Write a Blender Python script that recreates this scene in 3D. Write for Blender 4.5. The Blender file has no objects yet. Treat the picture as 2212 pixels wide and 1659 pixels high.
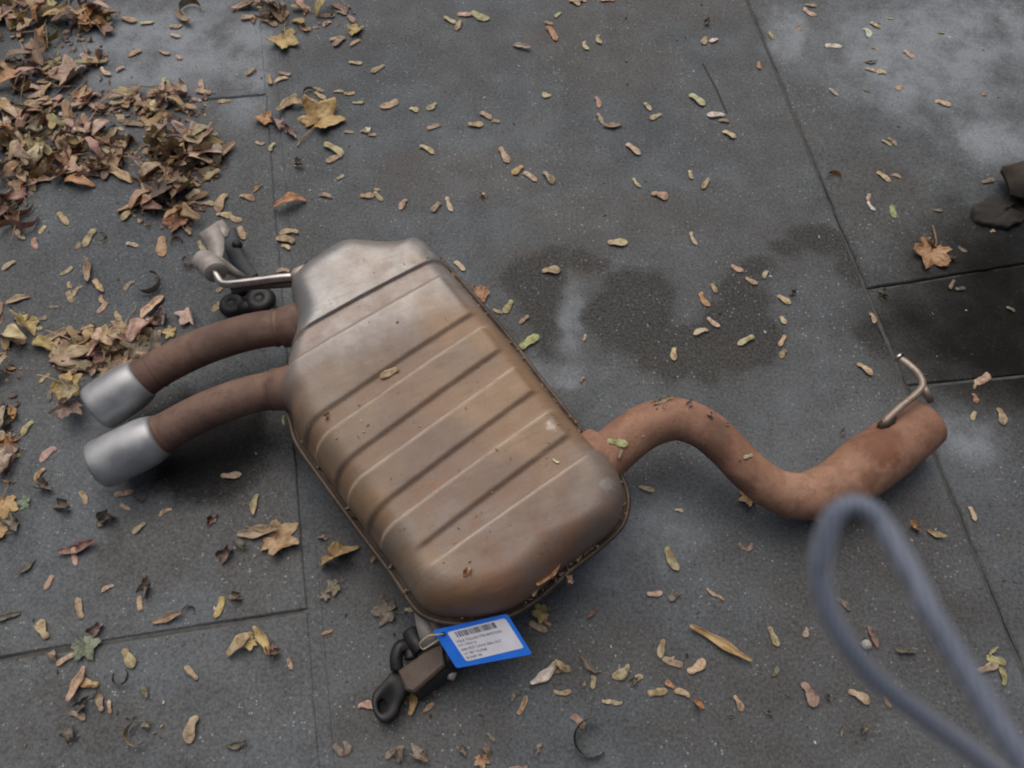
import bpy, bmesh, math, random
from mathutils import Vector, Matrix, noise
from mathutils.bvhtree import BVHTree
R = math.radians
rnd = random.Random(7)
S = bpy.context.scene
COL = S.collection

# ------------------------------------------------------------------ camera
CAM_H, PITCH, F = 1.05, R(64), 1720.0          # metres, angle below the horizon, focal length in px of a 2212 px wide picture
cd = bpy.data.cameras.new("camera"); cam = bpy.data.objects.new("camera", cd); COL.objects.link(cam)
cam.location = (0, 0, CAM_H); cam.rotation_euler = (R(90) - PITCH, 0, 0)
cd.sensor_width = 36; cd.lens = 36 * F / 2212
cd.clip_start = 0.01; cd.clip_end = 500
cd.dof.use_dof = True; cd.dof.focus_distance = 1.05; cd.dof.aperture_fstop = 12.5
S.camera = cam
S.cycles.filter_width = 2.0

# ------------------------------------------------------------------ sky, sun, exposure
SUN_EL, SUN_AZ = R(62), R(-14)                  # light comes from the far side of the picture
w = bpy.data.worlds.new("World"); S.world = w; w.use_nodes = True
wn = w.node_tree; bg = wn.nodes["Background"]
sky = wn.nodes.new("ShaderNodeTexSky"); sky.sky_type = 'NISHITA'; sky.sun_disc = False
sky.sun_elevation = SUN_EL; sky.sun_rotation = SUN_AZ
sky.air_density = 0.4; sky.dust_density = 7.0; sky.ozone_density = 0.3
wn.links.new(sky.outputs[0], bg.inputs[0]); bg.inputs[1].default_value = 0.075
sl = bpy.data.lights.new("sun", 'SUN'); sun = bpy.data.objects.new("sun", sl); COL.objects.link(sun)
sl.energy = 1.35; sl.angle = R(78); sl.color = (1.0, 0.97, 0.93)
sd = Vector((math.sin(SUN_AZ) * math.cos(SUN_EL), math.cos(SUN_AZ) * math.cos(SUN_EL), math.sin(SUN_EL)))
sun.rotation_euler = sd.to_track_quat('Z', 'Y').to_euler()
S.view_settings.view_transform = 'Standard'; S.view_settings.look = 'None'
S.view_settings.exposure = 0.11; S.view_settings.gamma = 1.0

# ------------------------------------------------------------------ helpers
CP, SP = math.cos(PITCH), math.sin(PITCH)
EYE = Vector((0, 0, CAM_H))
def ray(px, py):
    x, y = (px - 1106) / F, -(py - 829.5) / F
    return Vector((x, CP + SP * y, -SP + CP * y))
def P(px, py, z=0.0):
    d = ray(px, py); return EYE + d * ((z - CAM_H) / d.z)
def D(px, py, dist):                            # point at a depth in front of the lens
    return EYE + ray(px, py) * dist
def to_px(v):
    q = Vector(v) - EYE
    f = q.y * CP - q.z * SP; u = q.y * SP + q.z * CP
    return 1106 + F * q.x / f, 829.5 - F * u / f
def lin(c): c /= 255.0; return c / 12.92 if c <= .04045 else ((c + .055) / 1.055) ** 2.4
def rgb(r, g, b): return (lin(r), lin(g), lin(b), 1)
def sstep(a, b, x):
    t = max(0, min(1, (x - a) / (b - a))); return t * t * (3 - 2 * t)

def mesh(name, vs, fs, smooth=True):
    m = bpy.data.meshes.new(name); m.from_pydata([tuple(v) for v in vs], [], fs); m.update()
    if smooth: m.polygons.foreach_set("use_smooth", [True] * len(m.polygons))
    return m
def link(name, me, parent=None, mat=None, loc=None):
    o = bpy.data.objects.new(name, me); COL.objects.link(o)
    if mat is not None and me is not None and not me.materials: me.materials.append(mat)
    if parent is not None: o.parent = parent
    if loc is not None: o.location = loc
    return o
def origin(o):
    v = Vector(o.location)
    while o.parent: o = o.parent; v += o.location
    return v
def part(name, vs, fs, mat, parent, smooth=True):
    b = origin(parent) if parent else Vector()
    return link(name, mesh(name, [Vector(v) - b for v in vs], fs, smooth), parent, mat)
def thing(name, label, cat, loc=(0, 0, 0), group=None):
    o = link(name, None, loc=loc); o["label"] = label; o["category"] = cat
    if group: o["group"] = group
    return o
def catmull(pts, n=8, closed=False):
    pts = [Vector(p) for p in pts]; out = []; N = len(pts)
    for i in range(N if closed else N - 1):
        if closed: a, b, c, d = (pts[(i + k - 1) % N] for k in range(4))
        else: a, b, c, d = (pts[max(0, min(N - 1, i + k - 1))] for k in range(4))
        for k in range(n):
            t = k / n
            out.append(0.5 * ((2 * b) + (c - a) * t + (2 * a - 5 * b + 4 * c - d) * t * t + (3 * b - a - 3 * c + d) * t ** 3))
    if not closed: out.append(pts[-1])
    return out
def tube(pts, rad, seg=20, cap=True, aspect=1.0):
    """ring mesh along a path; rad is a number, or a list of one radius per point"""
    pts = [Vector(p) for p in pts]; n = len(pts)
    if not isinstance(rad, (list, tuple)): rad = [rad] * n
    vs, fs = [], []
    t0 = (pts[1] - pts[0]).normalized()
    u = t0.orthogonal().normalized()
    if abs(t0.z) < .9: u = (Vector((0, 0, 1)) - t0 * t0.z).normalized()
    for i, p in enumerate(pts):
        t = (pts[min(n - 1, i + 1)] - pts[max(0, i - 1)]).normalized()
        u = (u - t * u.dot(t)).normalized(); v = t.cross(u)
        for k in range(seg):
            a = 2 * math.pi * k / seg
            vs.append(p + (u * math.cos(a) * aspect + v * math.sin(a)) * rad[i])
    for i in range(n - 1):
        for k in range(seg):
            k2 = (k + 1) % seg
            fs.append((i * seg + k, i * seg + k2, (i + 1) * seg + k2, (i + 1) * seg + k))
    if cap:
        fs.append(tuple(range(seg - 1, -1, -1))); fs.append(tuple((n - 1) * seg + k for k in range(seg)))
    return vs, fs
def lerp_list(keys, n):
    out = []
    for i in range(n):
        t = i / (n - 1) * (len(keys) - 1); k = min(len(keys) - 2, int(t)); out.append(keys[k] + (keys[k + 1] - keys[k]) * (t - k))
    return out
def prism(poly, z0, z1, bevel=0.0):
    """solid from a list of world xy points (anticlockwise seen from above), with a chamfered top edge"""
    n = len(poly); c = sum((Vector(p).xy.to_3d() for p in poly), Vector()) / n
    vs = [Vector((p[0], p[1], z0)) for p in poly] + [Vector((p[0], p[1], z1 - bevel)) for p in poly]
    fs = [tuple(range(n - 1, -1, -1))] + [(k, (k + 1) % n, n + (k + 1) % n, n + k) for k in range(n)]
    b = n
    if bevel:
        for i, p in enumerate(poly):
            a, d = Vector(poly[i - 1][:2]), Vector(poly[(i + 1) % n][:2]); t = (d - a).normalized()
            q = Vector(p[:2]) + Vector((-t.y, t.x)) * bevel
            vs.append(Vector((q.x, q.y, z1)))
        fs += [(n + k, n + (k + 1) % n, 2 * n + (k + 1) % n, 2 * n + k) for k in range(n)]; b = 2 * n
    fs.append(tuple(range(b, b + n)))
    return vs, fs
def join(parts):
    vs, fs = [], []
    for v, f in parts:
        k = len(vs); vs += list(v); fs += [tuple(i + k for i in q) for q in f]
    return vs, fs

# ------------------------------------------------------------------ materials
class NT:
    def __init__(s, name):
        s.m = bpy.data.materials.new(name); s.m.use_nodes = True; s.t = s.m.node_tree
        s.b = s.t.nodes["Principled BSDF"]
    def n(s, typ, **kw):
        q = s.t.nodes.new("ShaderNode" + typ)
        for k, v in kw.items(): setattr(q, k, v)
        return q
    def put(s, sock, v):
        if isinstance(v, bpy.types.NodeSocket): s.t.links.new(v, sock)
        else: sock.default_value = v
    def math(s, op, a, b=0.0, c=None):
        q = s.n("Math", operation=op); s.put(q.inputs[0], a); s.put(q.inputs[1], b)
        if c is not None: s.put(q.inputs[2], c)
        return q.outputs[0]
    def vec(s, op, a, b=(0, 0, 0)):
        q = s.n("VectorMath", operation=op); s.put(q.inputs[0], a); s.put(q.inputs[1], b)
        return q.outputs["Value"] if op in ("LENGTH", "DOT_PRODUCT", "DISTANCE") else q.outputs[0]
    def mapr(s, v, a, b, c=0.0, d=1.0, smooth=True):
        q = s.n("MapRange", interpolation_type='SMOOTHSTEP' if smooth else 'LINEAR')
        for i, x in enumerate((v, a, b, c, d)): s.put(q.inputs[i], x)
        return q.outputs[0]
    def noise(s, co, scale, detail=3.0, rough=.55, out=0, dist=0.0):
        q = s.n("TexNoise"); s.put(q.inputs["Vector"], co); q.inputs["Scale"].default_value = scale
        q.inputs["Detail"].default_value = detail; q.inputs["Roughness"].default_value = rough
        q.inputs["Distortion"].default_value = dist
        return q.outputs[out]
    def mix(s, f, a, b, mode='MIX'):
        q = s.n("Mix", data_type='RGBA', blend_type=mode); s.put(q.inputs[0], f); s.put(q.inputs[6], a); s.put(q.inputs[7], b)
        return q.outputs[2]
    def co(s, which="Object"): return s.n("TexCoord").outputs[which]
    def bump(s, h, strength=.3, dist=.002, normal=None):
        q = s.n("Bump"); q.inputs["Strength"].default_value = strength; q.inputs["Distance"].default_value = dist
        s.put(q.inputs["Height"], h)
        if normal is not None: s.put(q.inputs["Normal"], normal)
        return q.outputs[0]
    def set(s, **kw):
        for k, v in kw.items(): s.put(s.b.inputs[k.replace("_", " ")], v)
        return s.m

def plain(name, col, rough=.6, metal=0.0, vary=.25, scale=60, bump=.15):
    q = NT(name); co = q.co(); f = q.noise(co, scale, 4)
    c = q.mix(q.mapr(f, .3, .7), tuple(x * (1 - vary) for x in col[:3]) + (1,), tuple(min(1, x * (1 + vary)) for x in col[:3]) + (1,))
    q.set(Base_Color=c, Metallic=metal, Roughness=q.mapr(f, .3, .7, rough - .08, rough + .08))
    if bump: q.set(Normal=q.bump(q.noise(co, scale * 6, 3), bump, .0008))
    return q.m

def ell(q, p, px, py, rx, ry, soft=.35):
    """mask of a patch on the ground, given where it lies"""
    c = P(px, py); ax = (P(px + rx, py) - c).length; ay = (P(px, py + ry) - c).length
    v = q.vec('SUBTRACT', p, (c.x, c.y, 0)); v = q.vec('MULTIPLY', v, (1 / ax, 1 / ay, 0))
    return q.mapr(q.vec('LENGTH', v), 1 + soft, 1 - soft, 0, 1)
WET_SHADE = [  # damp patches, with shade painted under tail pipes and along the right
       (1500, 780, 160, 45), (1320, 130, 150, 80), (1420, 20, 230, 45), (1250, 90, 120, 60), (1000, 380, 200, 60), (1980, 1250, 200, 200), (1700, 1500, 250, 120), (1350, 470, 220, 60), (2110, 640, 200, 150), (1960, 480, 140, 60), (2080, 760, 190, 60),
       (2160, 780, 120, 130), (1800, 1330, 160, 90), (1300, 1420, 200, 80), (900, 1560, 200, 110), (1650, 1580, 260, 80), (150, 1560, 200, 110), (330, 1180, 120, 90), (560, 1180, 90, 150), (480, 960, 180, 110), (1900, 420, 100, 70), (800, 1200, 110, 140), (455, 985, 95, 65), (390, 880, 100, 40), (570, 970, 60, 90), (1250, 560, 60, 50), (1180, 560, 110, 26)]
PALE = [(2140, 300, 110, 50), (2080, 60, 200, 80), (1240, 700, 26, 95), (1190, 800, 110, 26), (1690, 60, 45, 70), (2080, 930, 80, 60), (1980, 120, 200, 120),
        (1280, 1150, 190, 90), (350, 100, 230, 100), (540, 130, 60, 120)]
def discs(poly, n, z=0.0):
    """a traced outline filled with discs, widest first"""
    pw = [P(x, y, z) for x, y in poly]
    def dist(p):
        d, ins = 9.0, False
        for i in range(len(pw)):
            a, b = pw[i], pw[(i + 1) % len(pw)]; e = b - a; t = max(0, min(1, (p - a).dot(e) / max(1e-9, e.dot(e)))); d = min(d, (a + e * t - p).length)
            if (a.y > p.y) != (b.y > p.y) and p.x < (b.x - a.x) * (p.y - a.y) / (b.y - a.y) + a.x: ins = not ins
        return d if ins else -d
    x0, x1, y0, y1 = min(p.x for p in pw), max(p.x for p in pw), min(p.y for p in pw), max(p.y for p in pw); s = max(x1 - x0, y1 - y0) / 34
    g = []; y = y0
    while y < y1:
        x = x0
        while x < x1:
            p = Vector((x, y, z)); d = dist(p)
            if d > 0: g.append((d, p))
            x += s
        y += s
    out, left = [], list(g)
    while left and len(out) < n:
        d, p = max(left, key=lambda q: q[0]); out.append((p, d)); left = [q for q in left if (q[1] - p).length > d * .92]
    return out
STAIN_SHADE = [(16, [(1278, 631), (1300, 590), (1346, 577), (1414, 581), (1464, 613), (1464, 685), (1500, 699), (1518, 658), (1536, 631), (1600, 570), (1663, 536), (1731, 504), (1790, 495), (1830, 522), (1850, 560), (1890, 600), (1890, 645), (1844, 627), (1799, 609), (1790, 563), (1658, 568), (1663, 613), (1681, 658), (1713, 740), (1672, 794), (1536, 822), (1436, 817), (1337, 772), (1285, 740), (1270, 690)]),
         (8, [(1090, 590), (1130, 560), (1190, 540), (1260, 540), (1310, 570), (1270, 590), (1222, 585), (1228, 640), (1220, 700), (1205, 745), (1180, 765), (1150, 740), (1110, 690)]),
         (3, [(1845, 720), (1880, 690), (1935, 690), (1950, 740), (1930, 780), (1870, 775)]), (12, [(330, 905), (400, 860), (480, 900), (560, 885), (600, 960), (560, 1045), (500, 1090), (420, 1085), (360, 1045)])]  # last outline: stain with the tail pipes' shade painted in
OIL_SHADE = [(8, [(2050, 570), (2100, 480), (2300, 430), (2330, 850), (2200, 870), (2090, 800), (2030, 690)]), (10, [(1910, 650), (2010, 630), (2100, 590), (2240, 560), (2300, 700), (2240, 880), (2120, 860), (2040, 820), (1985, 770)]), (9, [(1985, 610), (2040, 520), (2090, 470), (2250, 440), (2290, 600), (2240, 720), (2050, 680)])]  # oily stain with the right edge's shade painted into it
def concrete():
    q = NT("weathered_concrete"); geo = q.n("NewGeometry"); pos = geo.outputs["Position"]
    warp = q.vec('SCALE', q.vec('SUBTRACT', q.noise(pos, 9, 4, .6, out=1), (.5, .5, .5)), (0, 0, 0))
    warp.node.inputs["Scale"].default_value = .085
    p = q.vec('ADD', pos, warp)
    big = q.noise(pos, 1.9, 4, .6); mid = q.noise(pos, 14, 5, .65); fine = q.noise(pos, 240, 3, .7)
    wet = None
    for e in WET_SHADE:
        m = ell(q, p, *e, soft=.22); wet = m if wet is None else q.math('MAXIMUM', wet, m)
    pale = None
    for e in PALE:
        m = ell(q, p, *e, soft=.5); pale = m if pale is None else q.math('MAXIMUM', pale, m)
    def union(polys, soft):
        u = None
        for n_, poly in polys:
            for c_, r_ in discs(poly, n_):
                s_ = q.math('SUBTRACT', q.vec('DISTANCE', p, (c_.x, c_.y, 0)), r_); u = s_ if u is None else q.math('MINIMUM', u, s_)
        return q.mapr(u, soft, -soft * .6, 0, 1), u
    stain, su = union(STAIN_SHADE, .016); oil_shade, _ = union(OIL_SHADE, .10)  # stain also holds the shade painted under the tail pipes
    pipe_shade, _ = union([(14, [(330, 905), (400, 850), (480, 880), (560, 870), (590, 930), (545, 1000), (530, 1050), (480, 1075), (420, 1075), (365, 1035)])], .03)  # shadow of the tail pipes painted onto the slabs
    damp_shade = q.math('MULTIPLY', q.mapr(su, .075, .0, 0, 1), q.mapr(big, .35, .62, .2, .8))
    a, b = rgb(69, 74, 77), rgb(96, 102, 106)
    c = q.mix(q.mapr(q.math('ADD', q.math('MULTIPLY', big, .55), q.math('MULTIPLY', mid, .45)), .36, .64), a, b)
    c = q.mix(q.mapr(q.noise(pos, 3.1, 4, .6), .45, .66, 0, .42), c, rgb(76, 74, 69))
    c = q.mix(q.math('MULTIPLY', pale, q.mapr(mid, .3, .65, .15, .8)), c, rgb(140, 148, 155))
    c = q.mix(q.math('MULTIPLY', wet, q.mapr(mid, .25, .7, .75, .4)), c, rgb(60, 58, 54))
    c = q.mix(q.math('MULTIPLY', damp_shade, .55), c, rgb(56, 55, 51))
    c = q.mix(q.math('MULTIPLY', stain, q.mapr(mid, .2, .75, .95, .78)), c, rgb(50, 49, 45))  # stain, with the tail pipes' shade painted in
    # sand grain and pale stone flecks showing in the weathered face
    c = q.mix(q.mapr(fine, .25, .75), q.mix(.2, c, (0, 0, 0, 1)), q.mix(.08, c, (.8, .82, .85, 1)))
    vo = q.n("TexVoronoi"); q.put(vo.inputs["Vector"], pos); vo.inputs["Scale"].default_value = 290
    sep = q.n("SeparateColor"); q.put(sep.inputs[0], vo.outputs["Color"])
    fleck = q.math('MULTIPLY', q.math('GREATER_THAN', sep.outputs[0], .84), q.math('LESS_THAN', vo.outputs["Distance"], q.math('MULTIPLY', sep.outputs[1], .42)))
    fleck = q.math('MULTIPLY', fleck, q.mapr(q.noise(pos, 7, 3), .38, .62, .12, .85))
    c = q.mix(fleck, c, rgb(156, 161, 162))
    pit = q.math('MULTIPLY', q.math('LESS_THAN', sep.outputs[0], .07), q.math('LESS_THAN', vo.outputs["Distance"], q.math('MULTIPLY', sep.outputs[2], .4)))
    c = q.mix(q.math('MULTIPLY', pit, .6), c, rgb(35, 33, 31))
    c = q.mix(q.math('MULTIPLY', oil_shade, q.mapr(mid, .2, .75, .95, .84)), c, rgb(17, 17, 16))
    c = q.mix(q.math('MULTIPLY', pipe_shade, .85), c, rgb(24, 25, 26))
    # hairline crack in the middle slab
    crack = None
    for x0, y0, x1, y1 in ((1519, 140, 1546, 190), (1546, 190, 1570, 245)):
        A, B = P(x0, y0), P(x1, y1); d = (B - A); L = d.length; d /= L
        v = q.vec('SUBTRACT', p, (A.x, A.y, 0))
        t = q.vec('DOT_PRODUCT', v, (d.x, d.y, 0)); s_ = q.math('ABSOLUTE', q.vec('DOT_PRODUCT', q.vec('SUBTRACT', pos, (A.x, A.y, 0)), (-d.y, d.x, 0)))
        m = q.math('MULTIPLY', q.mapr(s_, .003, .001, 0, 1), q.math('MULTIPLY', q.math('GREATER_THAN', t, 0), q.math('LESS_THAN', t, L)))
        crack = m if crack is None else q.math('MAXIMUM', crack, m)
    c = q.mix(q.math('MULTIPLY', crack, .7), c, rgb(30, 28, 27))
    h = q.math('ADD', q.math('MULTIPLY', fine, .5), q.math('MULTIPLY', mid, 1.2)); h = q.math('ADD', h, q.math('MULTIPLY', fleck, .4))
    h = q.math('SUBTRACT', h, q.math('MULTIPLY', pit, 1.0))
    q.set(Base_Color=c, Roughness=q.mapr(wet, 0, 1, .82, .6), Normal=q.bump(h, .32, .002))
    q.put(q.b.inputs["Specular IOR Level"], q.mapr(q.math('MAXIMUM', q.math('MAXIMUM', oil_shade, stain), pipe_shade), 0, 1, .22, .07))
    return q.m
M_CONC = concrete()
M_FILL = plain("joint_fill", rgb(80, 80, 78), .92, 0, .25, 90, .5)
M_DIRT = plain("joint_dirt", rgb(62, 58, 54), .95, 0, .45, 130, .6)

def steel():
    q = NT("stained_steel"); co = q.co(); A0, B0 = P(800, 560, .15), P(1120, 1280, .15)
    pos = q.n("NewGeometry").outputs["Position"]
    ax = (B0 - A0); L = ax.length; ax /= L
    t = q.math('DIVIDE', q.vec('DOT_PRODUCT', q.vec('SUBTRACT', pos, tuple(A0)), tuple(ax)), L)     # 0 far end .. 1 near end
    n1 = q.noise(pos, 9, 4, .6); n2 = q.noise(pos, 34, 5, .65); n3 = q.noise(pos, 300, 2)
    film = q.math('SUBTRACT', q.mapr(t, .12, .34, .26, .96), q.math('MULTIPLY', q.mapr(t, .62, .8), q.mapr(q.noise(pos, 6.5, 3), .48, .62, 0, .15)))
    film = q.math('ADD', film, q.mapr(q.math('ABSOLUTE', q.math('SUBTRACT', t, .52)), .30, .05, 0, .2))
    film = q.math('ADD', film, q.mapr(n1, .3, .7, -.16, .16)); film = q.math('ADD', film, q.mapr(n2, .3, .75, -.06, .08))
    film = q.math('MINIMUM', q.math('MAXIMUM', film, 0.0), 1.0)
    tint = q.mix(q.mapr(n1, .35, .62), rgb(124, 107, 89), rgb(144, 119, 92))
    tint = q.mix(q.mapr(q.noise(pos, 5.3, 3), .45, .66, 0, .7), tint, rgb(112, 95, 86))
    tint = q.mix(q.math('MULTIPLY', q.mapr(t, .84, 1.06), q.mapr(n2, .3, .6, .35, .95)), tint, rgb(146, 102, 72))
    c = q.mix(film, rgb(146, 149, 150), tint)
    at = q.n("Attribute"); at.attribute_name = "groove"; gv = at.outputs["Fac"]        # dust and rust lie in the pressed bands
    c = q.mix(q.math('MULTIPLY', gv, q.mapr(n2, .3, .7, .15, .5)), c, rgb(142, 110, 84))
    at = q.n("Attribute"); at.attribute_name = "edge_shade"; c = q.mix(q.math('MULTIPLY', at.outputs["Fac"], q.mapr(n2, .25, .7, .2, .55)), c, rgb(84, 69, 60))  # shade along the grooves' upper edges, painted dark
    at = q.n("Attribute"); at.attribute_name = "groove_light"; edge_light = q.math('MULTIPLY', at.outputs["Fac"], q.mapr(n2, .25, .65, .3, .8)); c = q.mix(edge_light, c, rgb(186, 174, 160))  # paints the light caught by the grooves' lower edges
    bare_glint = None  # bare metal spots with corner and wall highlights painted into them
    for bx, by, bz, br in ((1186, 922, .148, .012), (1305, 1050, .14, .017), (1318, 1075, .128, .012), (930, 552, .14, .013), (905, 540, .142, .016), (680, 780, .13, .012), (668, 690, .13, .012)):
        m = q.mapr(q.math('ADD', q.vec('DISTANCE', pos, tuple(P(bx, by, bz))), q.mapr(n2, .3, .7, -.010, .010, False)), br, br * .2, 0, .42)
        bare_glint = m if bare_glint is None else q.math('MAXIMUM', bare_glint, m)
    c = q.mix(bare_glint, c, rgb(196, 198, 200))
    sc_ = q.vec('DOT_PRODUCT', pos, (ax.y, -ax.x, 0)); cmb = q.n("CombineXYZ"); q.put(cmb.inputs[0], q.math('MULTIPLY', sc_, 6)); q.put(cmb.inputs[1], q.math('MULTIPLY', t, 22)); q.put(cmb.inputs[2], 0.0)
    stk = q.noise(cmb.outputs[0], 3.5, 5, .7)
    c = q.mix(q.mapr(stk, .5, .72, 0, .35), c, rgb(98, 84, 76)); c = q.mix(q.mapr(stk, .42, .28, 0, .22), c, rgb(170, 162, 150))
    rust = q.math('MULTIPLY', q.mapr(n2, .5, .72, 0, .75), q.mapr(q.noise(pos, 6.1, 3), .5, .7, 0, .55))
    c = q.mix(rust, c, rgb(138, 98, 70))
    c = q.mix(q.mapr(n3, .3, .7, 0, .12), c, rgb(60, 48, 40))
    q.set(Base_Color=c, Metallic=q.math('MAXIMUM', bare_glint, q.math('SUBTRACT', q.math('SUBTRACT', q.mapr(film, 0, 1, .5, .06), q.math('MULTIPLY', rust, .35)), q.math('MULTIPLY', gv, .25))),
          Roughness=q.math('SUBTRACT', q.math('ADD', q.mapr(film, 0, 1, .4, .52), q.mapr(n2, .3, .7, -.04, .05)), q.math('MULTIPLY', bare_glint, .12)),
          Normal=q.bump(q.math('ADD', n2, q.math('MULTIPLY', n3, .25)), .12, .0015))
    return q.m
def rusty(name, base, hi, lo, rough=.72, spots=.5, metal=.0, patches=()):
    q = NT(name); pos = q.n("NewGeometry").outputs["Position"]
    n1 = q.noise(pos, 13, 4, .6, dist=.4); n2 = q.noise(pos, 60, 5, .65); n3 = q.noise(pos, 420, 2)
    c = q.mix(q.mapr(n1, .35, .65), base, hi)
    for px_, py_, pz_, r_, cl, am in patches:      # rust blotches, and soot with shade painted under the bend
        m = q.mapr(q.math('ADD', q.vec('DISTANCE', pos, tuple(P(px_, py_, pz_))), q.mapr(n1, .3, .7, -.02, .02, False)), r_, r_ * .45, 0, am); c = q.mix(m, c, cl)
    c = q.mix(q.math('MULTIPLY', q.mapr(q.noise(pos, 8, 3), .5, .66), spots), c, lo)
    c = q.mix(q.mapr(n2, .42, .68, 0, .5), c, lo)
    c = q.mix(q.mapr(n3, .35, .7, .0, .16), c, (.02, .015, .012, 1))
    q.set(Base_Color=c, Roughness=rough, Metallic=metal, Normal=q.bump(q.math('ADD', n2, n3), .4, .0011))
    return q.m
M_STEEL = steel()
M_INLET = rusty("orange_rust", rgb(146, 110, 90), rgb(166, 128, 104), rgb(118, 80, 60), patches=((1905, 975, .085, .036, rgb(116, 72, 50), .8), (1880, 1035, .08, .022, rgb(108, 70, 50), .6), (1540, 965, .10, .034, rgb(70, 56, 48), .6), (1600, 1035, .08, .024, rgb(80, 62, 52), .55), (1720, 1045, .085, .03, rgb(176, 140, 118), .7)))
M_TAIL = rusty("brown_rust", rgb(108, 84, 73), rgb(126, 100, 85), rgb(80, 60, 53))
M_FLANGE = rusty("seam_rust", rgb(82, 72, 64), rgb(108, 96, 84), rgb(60, 48, 42), .55, .5, .4)
M_TIP = plain("satin_tip", rgb(164, 167, 169), .5, .6, .14, 34, .08)
M_ROD = plain("bright_rod", rgb(186, 180, 172), .26, 1.0, .15, 60, .05)
M_RODRUST = rusty("rod_rust", rgb(164, 150, 138), rgb(182, 170, 158), rgb(122, 100, 86), .5, .5, .45)
M_ALU = plain("cast_aluminium", rgb(158, 152, 146), .6, .35, .12, 70, .2)
M_RUB = plain("black_rubber", rgb(26, 26, 28), .55, 0, .3, 80, .2)
M_RUBG = plain("dusty_rubber", rgb(66, 70, 74), .7, 0, .3, 60, .2)
M_BOX = rusty("bracket_brown", rgb(88, 76, 68), rgb(100, 86, 76), rgb(66, 56, 50), .7)
M_BLUE = plain("blue_card", rgb(40, 122, 238), .5, 0, .05, 40, .05)
M_WHITE = plain("white_sticker", rgb(226, 228, 236), .5, 0, .04, 60, .03)
M_INK = plain("printed_ink", rgb(58, 58, 64), .6, 0, .1, 60, 0)
M_STRING = plain("pale_string", rgb(170, 160, 132), .7, 0, .15, 200, .2)
M_STRAP = NT("strap_cord")
_p = M_STRAP.co(); _wv = M_STRAP.n("TexWave"); M_STRAP.put(_wv.inputs["Vector"], _p); _wv.inputs["Scale"].default_value = 300
M_STRAP = M_STRAP.set(Base_Color=M_STRAP.mix(_wv.outputs[1], rgb(68, 78, 95), rgb(108, 119, 137)), Roughness=.55, Sheen_Weight=.5,
                      Normal=M_STRAP.bump(_wv.outputs[1], .2, .0003))
M_SCRAP = plain("dark_scrap", rgb(78, 71, 63), .8, 0, .3, 30, .3)
M_SCRAPB = plain("black_scrap", rgb(46, 45, 42), .85, 0, .3, 30, .3)
def leafmat():
    q = NT("dry_leaf"); co = q.co(); oi = q.n("ObjectInfo"); c = oi.outputs["Color"]
    at = q.n("Attribute"); at.attribute_name = "vein"
    off = q.vec('ADD', co, q.vec('SCALE', (1, 1, 1))); off.node.inputs[1].links[0].from_node.inputs["Scale"].default_value = 1
    q.put(off.node.inputs[1].links[0].from_node.inputs["Scale"], q.math('MULTIPLY', oi.outputs["Random"], 9))
    n = q.noise(off, 3.2, 4, .6); n2 = q.noise(off, 14, 3)
    dk = q.mix(1.0, c, (.55, .47, .42, 1), 'MULTIPLY'); lt = q.mix(.14, c, (.9, .85, .7, 1))
    k = q.mix(q.mapr(n, .32, .62), dk, lt); k = q.mix(q.mapr(n2, .4, .8, 0, .4), k, dk)
    k = q.mix(q.math('MULTIPLY', at.outputs["Fac"], .35), k, lt)
    return q.set(Base_Color=k, Roughness=.65, Normal=q.bump(n2, .25, .02))
M_LEAF = leafmat()
def littermat():
    q = NT("leaf_litter"); at = q.n("Attribute"); at.attribute_name = "tone"
    n = q.noise(q.co(), 120, 3)
    return q.set(Base_Color=q.mix(q.mapr(n, .3, .7, 0, .5), at.outputs["Color"], q.mix(1.0, at.outputs["Color"], (.5, .45, .4, 1), 'MULTIPLY')), Roughness=.75)
M_LITTER = littermat()

# ------------------------------------------------------------------ setting: ground and slabs
G = 0.0
gs = mesh("ground", [(-40, -40, -.007), (40, -40, -.007), (40, 40, -.007), (-40, 40, -.007)], [(0, 1, 2, 3)])
g = link("ground", gs, mat=M_DIRT); g["kind"] = "structure"
pave = link("pavement", None); pave["kind"] = "structure"
def on(a, b, t):                                # point on the line through two ground points
    return a + (b - a) * t
La, Lb = P(562, 0), P(695, 1659); L2a, L2b = P(579, 0), P(716, 1659)
Ra, Rb = P(1613, 0), P(2171, 1351)
def line_x(a, b, c, d):                         # crossing of lines ab and cd in plan
    r, s = b - a, d - c; k = (c - a).xy.to_3d().cross(s.xy.to_3d()).z / r.xy.to_3d().cross(s.xy.to_3d()).z
    return a + r * k
J1 = (P(0, 254), P(553, 206)); J2 = (P(0, 1424), P(668, 1318)); K1 = (P(1879, 624), P(2199, 573)); K2 = (P(2034, 827), P(2212, 811))
def slab(poly, gap=.0022, dz=0.0):
    """poly anticlockwise; edges get a slightly crumbled line"""
    pts, n = [], len(poly)
    cen = sum(poly, Vector()) / n
    for i in range(n):
        a, b = poly[i], poly[(i + 1) % n]; t = (b - a).normalized(); nn = Vector((-t.y, t.x, 0)); k = max(2, int((b - a).length / .018))
        for j in range(k):
            p = a.lerp(b, j / k); e = gap + .0016 * noise.noise(p * 40) + .002 * max(0, noise.noise(p * 13 + Vector((5, 1, 2))))
            if j == 0: pts.append(p + nn * gap + t * gap)
            else: pts.append(p + nn * e)
    v, f = prism(pts, -.045, G + dz, .0022)
    o = part("slab", v, f, M_CONC, pave, smooth=False); return o
far_l = Vector((-2.2, 0, 0)); FAR, NEAR = 2.6, -1.6
def at_y(a, b, y): return a + (b - a) * ((y - a.y) / (b.y - a.y))
tl, bl = at_y(La, Lb, FAR), at_y(La, Lb, NEAR)
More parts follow.
